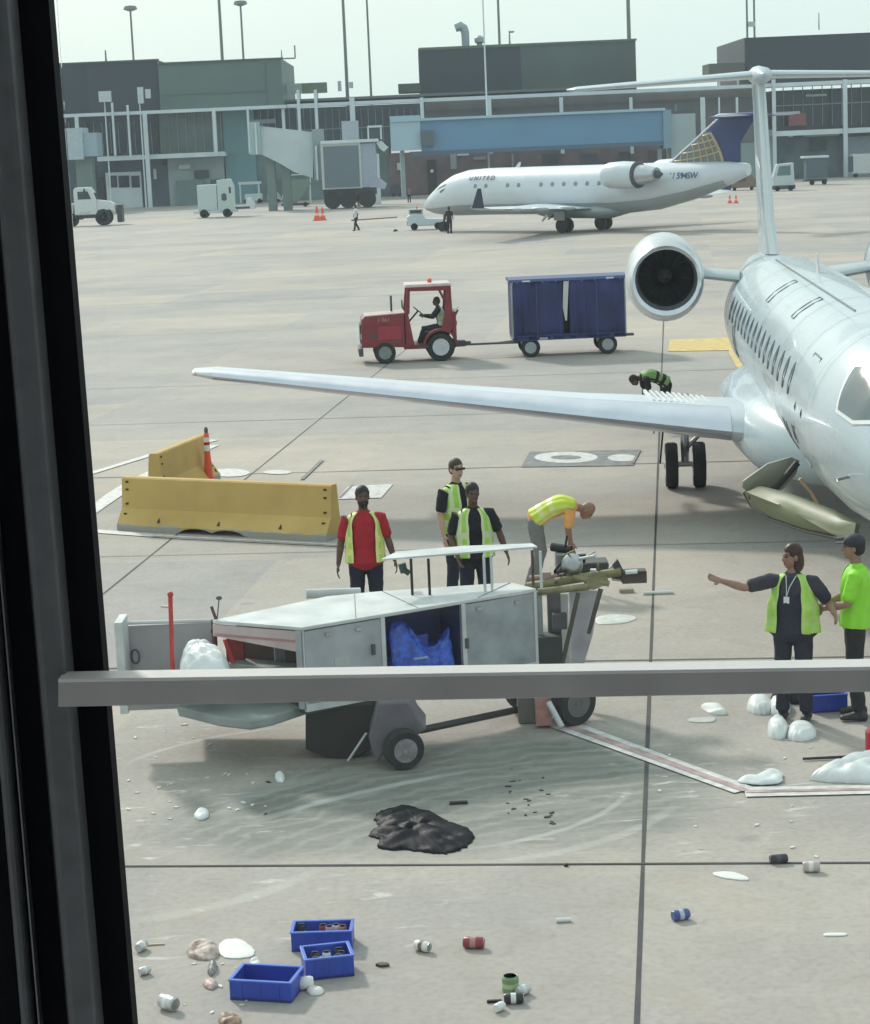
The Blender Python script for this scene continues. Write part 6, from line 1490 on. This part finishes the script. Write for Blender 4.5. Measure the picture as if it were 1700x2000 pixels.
crumple('plastic_film', 'pale film lying under the steering end of the cart', 'plastic film', [(1160, 1206), (1205, 1200), (1250, 1205), (1230, 1218), (1165, 1222)], .02, mat('pale_film', (.58, .58, .54), .5), 21)
crumple('paper_scrap', 'tan packet near the bottom edge below the blue crates', 'packet', [(425, 1990), (455, 1984), (474, 1992), (465, 2004), (430, 2006)], .05, mat('brown_packet', (.10, .05, .03), .5, scale=25, bump=.6, col2=(.62, .42, .32)), 22, rough=.7)
crumple('paper_scrap', 'pink striped packet below the black and white scrap', 'packet', [(396, 1918), (420, 1914), (428, 1926), (414, 1936), (398, 1930)], .03, mat('pink_packet', (.25, .12, .10), .5, scale=30, col2=(.70, .58, .52)), 23, rough=.5)
crumple('paper_scrap', 'black and white scrap between the tan bag and the pink packet', 'packet', [(404, 1900), (412, 1884), (426, 1886), (422, 1900), (412, 1910)], .05, mat('bw_packet', (.25, .25, .25), .5, var=.9, scale=25), 24, rough=.6)
crumple('paper_scrap', 'small white paper right of the nearest blue crate', 'paper', [(596, 1936), (612, 1928), (636, 1936), (628, 1944), (606, 1946)], .03, paper, 25, rough=.6)
def can(label, px, py, m_, ang, L=.122, r=.033, m2=None, stand=False, name='drink_can', cat='can', group='drink cans scattered on the concrete'):
    p = G(px, py); t = thing(name, label, cat, (p.x, p.y, 0 if stand else r + .002), ang, group)
    ax = (0, 0, 1) if stand else (1, 0, 0); c = (0, 0, 0) if stand else (-L / 2, 0, 0)
    MB().lathe([(r * .82, 0), (r * .86, .003), (r, .012), (r, L - .014), (r * .84, L - .003), (r * .80, L)], c, ax, 18).build('body', m_, t, smooth=35)
    MB().lathe([(r * .80, L), (r * .81, L + .002), (r * .72, L - .002)], c, ax, 18).build('lid', steel, t)
    MB().lathe([(r * 1.01, L * .35), (r * 1.01, L * .62)], c, ax, 18, cap=False).build('label_band', m2 or white, t, smooth=True)
    return t
cr_ = mat('can_red', (.28, .05, .06), .35); cbl = mat('can_blue', (.06, .09, .28), .35); cgr = mat('can_green', (.18, .30, .14), .35); csil = mat('can_silver', (.55, .55, .56), .3, .6); cbk = mat('can_black', (.03, .03, .035), .3)
can('dark red can lying alone right of the blue crates', 926, 1852, cr_, -.2, .15, .042, mat('can_pink', (.45, .22, .22), .4))
can('blue and white can lying alone right of the long joint', 1330, 1797, cbl, .35, .13, .04, mat('can_paleblue', (.45, .50, .60), .4))
can('black can lying on the crosswise joint at right', 1521, 1686, cbk, .1, .14, .036, dgrey)
can('pale pink can lying below the black can', 1585, 1703, mat('can_palepink', (.50, .42, .40), .4), -.15, .13, .042)
can('green can standing near the bottom edge', 998, 1938, cgr, 0, .12, .058, mat('can_lime', (.45, .55, .32), .4), True)
can('pale can lying beside the green can', 1022, 1943, csil, .6, .1, .035)
can('silver can lying left below the nearest blue crate', 330, 1972, csil, -.7, .14, .05)
can('white can with brown end lying between the crates and the red can', 826, 1858, white, -.6, .12, .038, mat('can_brown', (.2, .12, .07), .4))
can('small pale can by the window frame, upper of two', 277, 1857, csil, 1.2, .10, .036)
can('small pale can by the window frame, lower of two', 283, 1904, csil, .7, .08, .03)
can('black and white can in the group below the green can', 1004, 1960, cbk, 0, .13, .036, white)
can('white can lying left below the green can', 976, 1975, white, .9, .08, .03, white)
can('white cup lying against the right side of the nearest blue crate', 598, 1932, white, .2, .10, .045, white)
t = thing('white_tube', 'small white tube lying alone left of the long joint', 'tube', tuple(G(1101, 1797, .015)), .02); MB().tube((-.055, 0, .0), (.055, 0, 0), .018, .016, 12).build('tube', white, t, smooth=30)
t = thing('black_stick', 'black stick lying left of the green can', 'debris', tuple(G(966, 1958, .0)), .05); MB().box((0, 0, .01), (.10, .02, .018)).build('stick', black, t)
t = thing('brown_scrap', 'small dark brown scrap right of the blue crates', 'debris', tuple(G(748, 1887)), -.3); MB().prism([(-.05, -.01, 0), (.0, -.03, 0), (.05, .0, 0), (.03, .03, 0), (-.03, .02, 0)], (0, 0, .02)).build('scrap', mat('dark_brown', (.06, .05, .03), .6), t)
t = thing('wooden_stick', 'pale thin stick beside the upper small can', 'debris', tuple(G(303, 1846)), .05); MB().box((0, 0, .006), (.14, .02, .01)).build('stick', mat('stick_tan', (.45, .38, .28), .6), t)
for i, (x, y) in enumerate(((1106, 1692),)):
    t = thing('bottle_top', 'tiny black bottle top lying on the crosswise joint', 'debris', tuple(G(x, y)), 0); MB().lathe([(.018, 0), (.018, .02), (.012, .024)], (0, 0, 0), (0, 0, 1), 12)  .build('disc', black, t)
rr = random.Random(11); SG = 'tiny dark scraps on the wet patch'
scr = mat('scrap_dark', (.035, .035, .04), .5)
first = None
for i in range(26):
    x = 985 + rr.random() * 95; y = 1500 + rr.random() * 110
    if i > 20: x, y = rr.uniform(300, 1200), rr.uniform(1500, 1650)
    if first is None:
        first = thing('dark_scrap', 'tiny dark scrap scattered on the wet patch under the cart', 'debris', (0, 0, 0), 0, SG); MB().prism([(-.025, -.008, 0), (.02, -.012, 0), (.028, .006, 0), (-.01, .012, 0)], (0, 0, .008)).build('scrap', scr, first); o = first
    else: o = copy_tree(first)
    p = G(x, y); o.location = (p.x, p.y, .001); o.rotation_euler.z = rr.random() * 3; o.scale = (rr.uniform(.5, 1.3),) * 3
wsc = mat('scrap_white', (.68, .68, .64), .5); first = None; SG2 = 'tiny white scraps and ice chips on the concrete'
for i in range(60):
    if i < 34: x, y = rr.uniform(245, 520), rr.uniform(1395, 1600)
    elif i < 46: x, y = rr.uniform(270, 500), rr.uniform(1860, 1990)
    else: x, y = rr.uniform(1260, 1600), rr.uniform(1440, 1680)
    if first is None:
        first = thing('white_scrap', 'tiny white scrap scattered on the concrete', 'debris', (0, 0, 0), 0, SG2); MB().prism([(-.03, -.010, 0), (.01, -.016, 0), (.03, .004, 0), (-.005, .014, 0)], (0, 0, .010)).build('scrap', wsc, first); o = first
    else: o = copy_tree(first)
    p = G(x, y); o.location = (p.x, p.y, .001); o.rotation_euler.z = rr.random() * 3; o.scale = (rr.uniform(.3, 1.2),) * 3
# crates
def crate(label, px, py, rz, L, W, Hh, cans=(), short=''):
    p = G(px, py); t = thing('plastic_crate', label, 'crate', (p.x, p.y, .002), rz, 'blue plastic crates on the ground')
    th = .014; m = MB()
    m.box((0, 0, .010), (L, W, .020))
    b = m.build('floor', mat('crate_inside', (.006, .02, .16), .5), t)
    for sx, sy, dx, dy in ((0, -1, L, th), (0, 1, L, th), (-1, 0, th, W - 2 * th), (1, 0, th, W - 2 * th)):
        w_ = MB().box((sx * (L / 2 - th / 2), sy * (W / 2 - th / 2), Hh / 2 + .01), (dx, dy, Hh - .004)).build('wall', bluep, t, bevel=.003)
        MB().box((sx * (L / 2 - th / 2 + .002), sy * (W / 2 - th / 2 + .002), Hh + .012), (dx + .012 * (sx == 0), dy + .012, .012) if sx == 0 else (dx + .012, dy, .012)).build('rim', mat('crate_rim', (.05, .14, .60), .35), w_, bevel=.003)
        for q in (-.3, 0, .3): 
            if sx == 0: MB().box((q * L, sy * (W / 2 + .002), Hh * .5), (.008, .008, Hh * .8)).build('rib', bluep, w_)
    WHERE = ('first from the left', 'second', 'third', 'fourth', 'fifth', 'last')
    for i, (cx, cy, mm, lean) in enumerate(cans):
        q = Matrix.Rotation(rz, 3, 'Z') @ Vector((cx, cy, 0))
        cn = mm.name.replace('can_', '').replace('_', ' and '); c_ = can(('standing ' if lean else 'lying ') + cn + ' can in ' + short + ', ' + ('left ' if cx < 0 else 'right ') + ('rear' if cy > 0 else 'front') + ', number %d' % (i + 1) * 0, 0, 0, mm, 0, .115, .030, None, lean, group='cans in ' + short)
        c_.location = (p.x + q.x, p.y + q.y, .022 if lean else .055); c_.rotation_euler = (0, 0, rnd.random() * 3)
    return t
cw = mat('can_white_red', (.62, .40, .40), .35); cwh = mat('can_white', (.70, .70, .70), .35)
crate('blue crate with a row of red and white cans, rear one of three', 632, 1846, R(-2), .44, .24, .13, [(.0 + .048 * i, .05 - .03 * (i % 2), (cr_, cw, cwh, mat('can_orange', (.55, .22, .10), .35))[i], True) for i in range(4)] + [(-.13, .02, cbl, False), (-.10, -.05, csil, False), (-.16, .07, cbk, True)], 'the rear blue crate')
crate('blue crate full of jumbled bottles, middle one of three', 641, 1898, R(10), .34, .27, .14, [(-.09, -.06, csil, True), (-.02, -.07, cwh, False), (.07, -.06, csil, True), (-.08, .04, cbk, True), (.0, .03, cwh, True), (.09, .07, cbk, True), (.10, .0, cbl, True), (-.03, .09, csil, False)], 'the middle blue crate')
crate('empty blue crate nearest the bottom edge', 523, 1940, R(-14), .44, .30, .13)
crate('blue crate between the feet of the two people at right', 1615, 1385, R(4), .36, .25, .16, [(-.08, -.02, csil, False), (.06, .0, cbk, False)], 'the blue crate at right')
# right edge things
crumple('black_bag', 'black bag lying behind the feet of the pointing woman', 'bag', [(1500, 1366), (1530, 1356), (1580, 1352), (1592, 1368), (1560, 1378), (1515, 1374)], .14, black_c, 31, rough=.5)
t = thing('black_pole', 'thin black pole lying in front of the large white sack', 'pole', tuple(G(1632, 1479, .02)), R(1)); MB().tube((-.30, 0, 0), (.45, 0, 0), .012, .016, 8).build('rod', black, t, smooth=True)
t = thing('red_canister', 'red canister at the right edge above the large white sack', 'canister', tuple(G(1712, 1478)), 0)
MB().lathe([(.09, 0), (.10, .02), (.10, .24), (.06, .29), (.03, .30)], (0, 0, 0), (0, 0, 1), 20).build('body', mat('canister_red', (.45, .02, .03), .4), t, smooth=35)
MB().lathe([(.03, .30), (.03, .34)], (0, 0, 0), (0, 0, 1), 12).build('cap', black, t)
t = thing('white_pipe', 'short white pipe lying on the concrete right of the steering end', 'pipe', tuple(G(1286, 1157, .025)), R(-1)); MB().tube((-.19, 0, 0), (.19, 0, 0), .022, .022, 12).build('pipe', white, t, smooth=30)
t = thing('wooden_block', 'tan wooden block beside the short white pipe', 'block', tuple(G(1224, 1157)), 0); MB().box((0, 0, .025), (.18, .1, .05)).build('block', mat('tan_block', (.30, .26, .18), .7), t, bevel=.004)
MB_ = None
# things held at the right
hd = G(1608, 1408); 

# ------------------------------------------------------------------ window frame (camera side)
fr_b = mat('frame_black', (.009, .009, .013), .7, var=.2, scale=4, spec=.08); fr_g = mat('frame_anodised', (.13, .135, .145), .42, .0, var=.12, scale=30); fr_edge = mat('frame_edge', (.30, .31, .33), .35, .4)
fc = D(190, 1000, 2.4)
FR = thing('window_frame', 'dark metal window frame upright with grey crossbar close to the camera', 'window frame', (fc.x, fc.y, 0), 0)
def upright(t0, b0, t1, b1, Y, dep, name, m_, bevel=0.):
    """vertical bar between picture columns t (y=0) and b (y=2000)"""
    def e_(t, b, f): return D(t + (b - t) * f, 2000 * f, Y)
    P = [e_(t0, b0, -.08), e_(t1, b1, -.08), e_(t1, b1, 1.08), e_(t0, b0, 1.08)]
    return MB().prism(P, (0, dep, 0)).build(name, m_, FR, world=True, bevel=bevel)
upright(20, 190, 95, 260, 2.50, .04, 'gasket', fr_b)
upright(-38, 133, 16, 186, 2.44, .07, 'mullion', fr_g, .008)
upright(14, 184, 19, 189, 2.46, .05, 'bead', fr_edge, .001)
upright(-92, 80, -38, 133, 2.52, .03, 'gasket', fr_b)
upright(-97, 75, -94, 78, 2.50, .1, 'bead', fr_edge)
upright(-130, 40, -110, 60, 2.48, .1, 'mullion', fr_g, .006)
upright(-110, 60, -92, 80, 2.53, .03, 'gasket', fr_b)
upright(-700, -520, -125, 45, 2.55, .03, 'gasket', fr_b)
q = [D(114, 1331, 2.42), D(1790, 1305, 2.335), D(1790, 1350, 2.335), D(114, 1381, 2.42)]
MB().prism(q, (0, .036, .0)).build('transom', mat('transom_grey', (.50, .49, .48), .5, .0, var=.08, scale=12), FR, world=True, bevel=.0012)
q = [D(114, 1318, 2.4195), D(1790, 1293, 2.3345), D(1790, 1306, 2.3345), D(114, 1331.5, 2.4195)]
MB().prism([q[3] + Vector((0, 0, -.001)), q[2] + Vector((0, 0, -.001)), q[2] + Vector((0, 0, .003)), q[3] + Vector((0, 0, .003))], (0, .038, .0)).build('transom_lit_top', mat('sunlit_top_strip', (.82, .82, .82), .4, .0, var=.04, scale=12, spec=.8), FR, world=True, bevel=.0008)  # pale strip painted as the bar's sunlit top face
def pane_mat():
    m = bpy.data.materials.new('window_glass'); m.use_nodes = True; n = m.node_tree.nodes; l = m.node_tree.links; n.clear()
    o = n.new('ShaderNodeOutputMaterial'); t = n.new('ShaderNodeBsdfTransparent'); t.inputs[0].default_value = (.985, .995, .99, 1)
    g = n.new('ShaderNodeBsdfGlossy'); g.inputs['Roughness'].default_value = .03; fz = n.new('ShaderNodeFresnel'); fz.inputs[0].default_value = 1.35
    x = n.new('ShaderNodeMixShader'); l.new(fz.outputs[0], x.inputs[0]); l.new(t.outputs[0], x.inputs[1]); l.new(g.outputs[0], x.inputs[2]); l.new(x.outputs[0], o.inputs[0]); return m
q = [D(100, -150, 2.62), D(1900, -150, 2.62), D(1900, 2150, 2.62), D(262, 2150, 2.62)]
MB().prism(q, (0, .006, 0)).build('glass_pane', pane_mat(), FR, world=True)

# the room the camera stands in (behind and around the view)
rm = mat('gallery_wall', (.56, .58, .60), .8); cp = mat('gallery_carpet', (.42, .44, .46), .95)
tag(MB().box((0, -1.6, 3.9), (24, 8.8, .3)).build('gallery_floor', cp), kind='structure')
tag(MB().box((0, -1.6, 8.2), (24, 8.8, .3)).build('gallery_ceiling', rm), kind='structure')
tag(MB().box((0, -6.1, 6.05), (24, .2, 3.98)).box((-12.1, -1.6, 6.05), (.2, 8.79, 3.98)).box((12.1, -1.6, 6.05), (.2, 8.79, 3.98)).build('gallery_wall', rm), kind='structure')
tag(MB().box((0, -1.8, 1.87), (24, 8.6, 3.74)).build('gallery_base', rm), kind='structure')

# ------------------------------------------------------------------ haze
if HAZE > 0:
    m = bpy.data.materials.new('haze_air'); m.use_nodes = True; n = m.node_tree.nodes; n.clear()
    o = n.new('ShaderNodeOutputMaterial'); pv = n.new('ShaderNodeVolumePrincipled'); pv.inputs['Color'].default_value = (.80, .93, 1, 1)
    pv.inputs['Density'].default_value = HAZE; pv.inputs['Anisotropy'].default_value = .2
    m.node_tree.links.new(pv.outputs[0], o.inputs['Volume'])
    hz = MB().box((0, 150, 19), (700, 420, 40)).build('haze', m); tag(hz, kind='stuff')
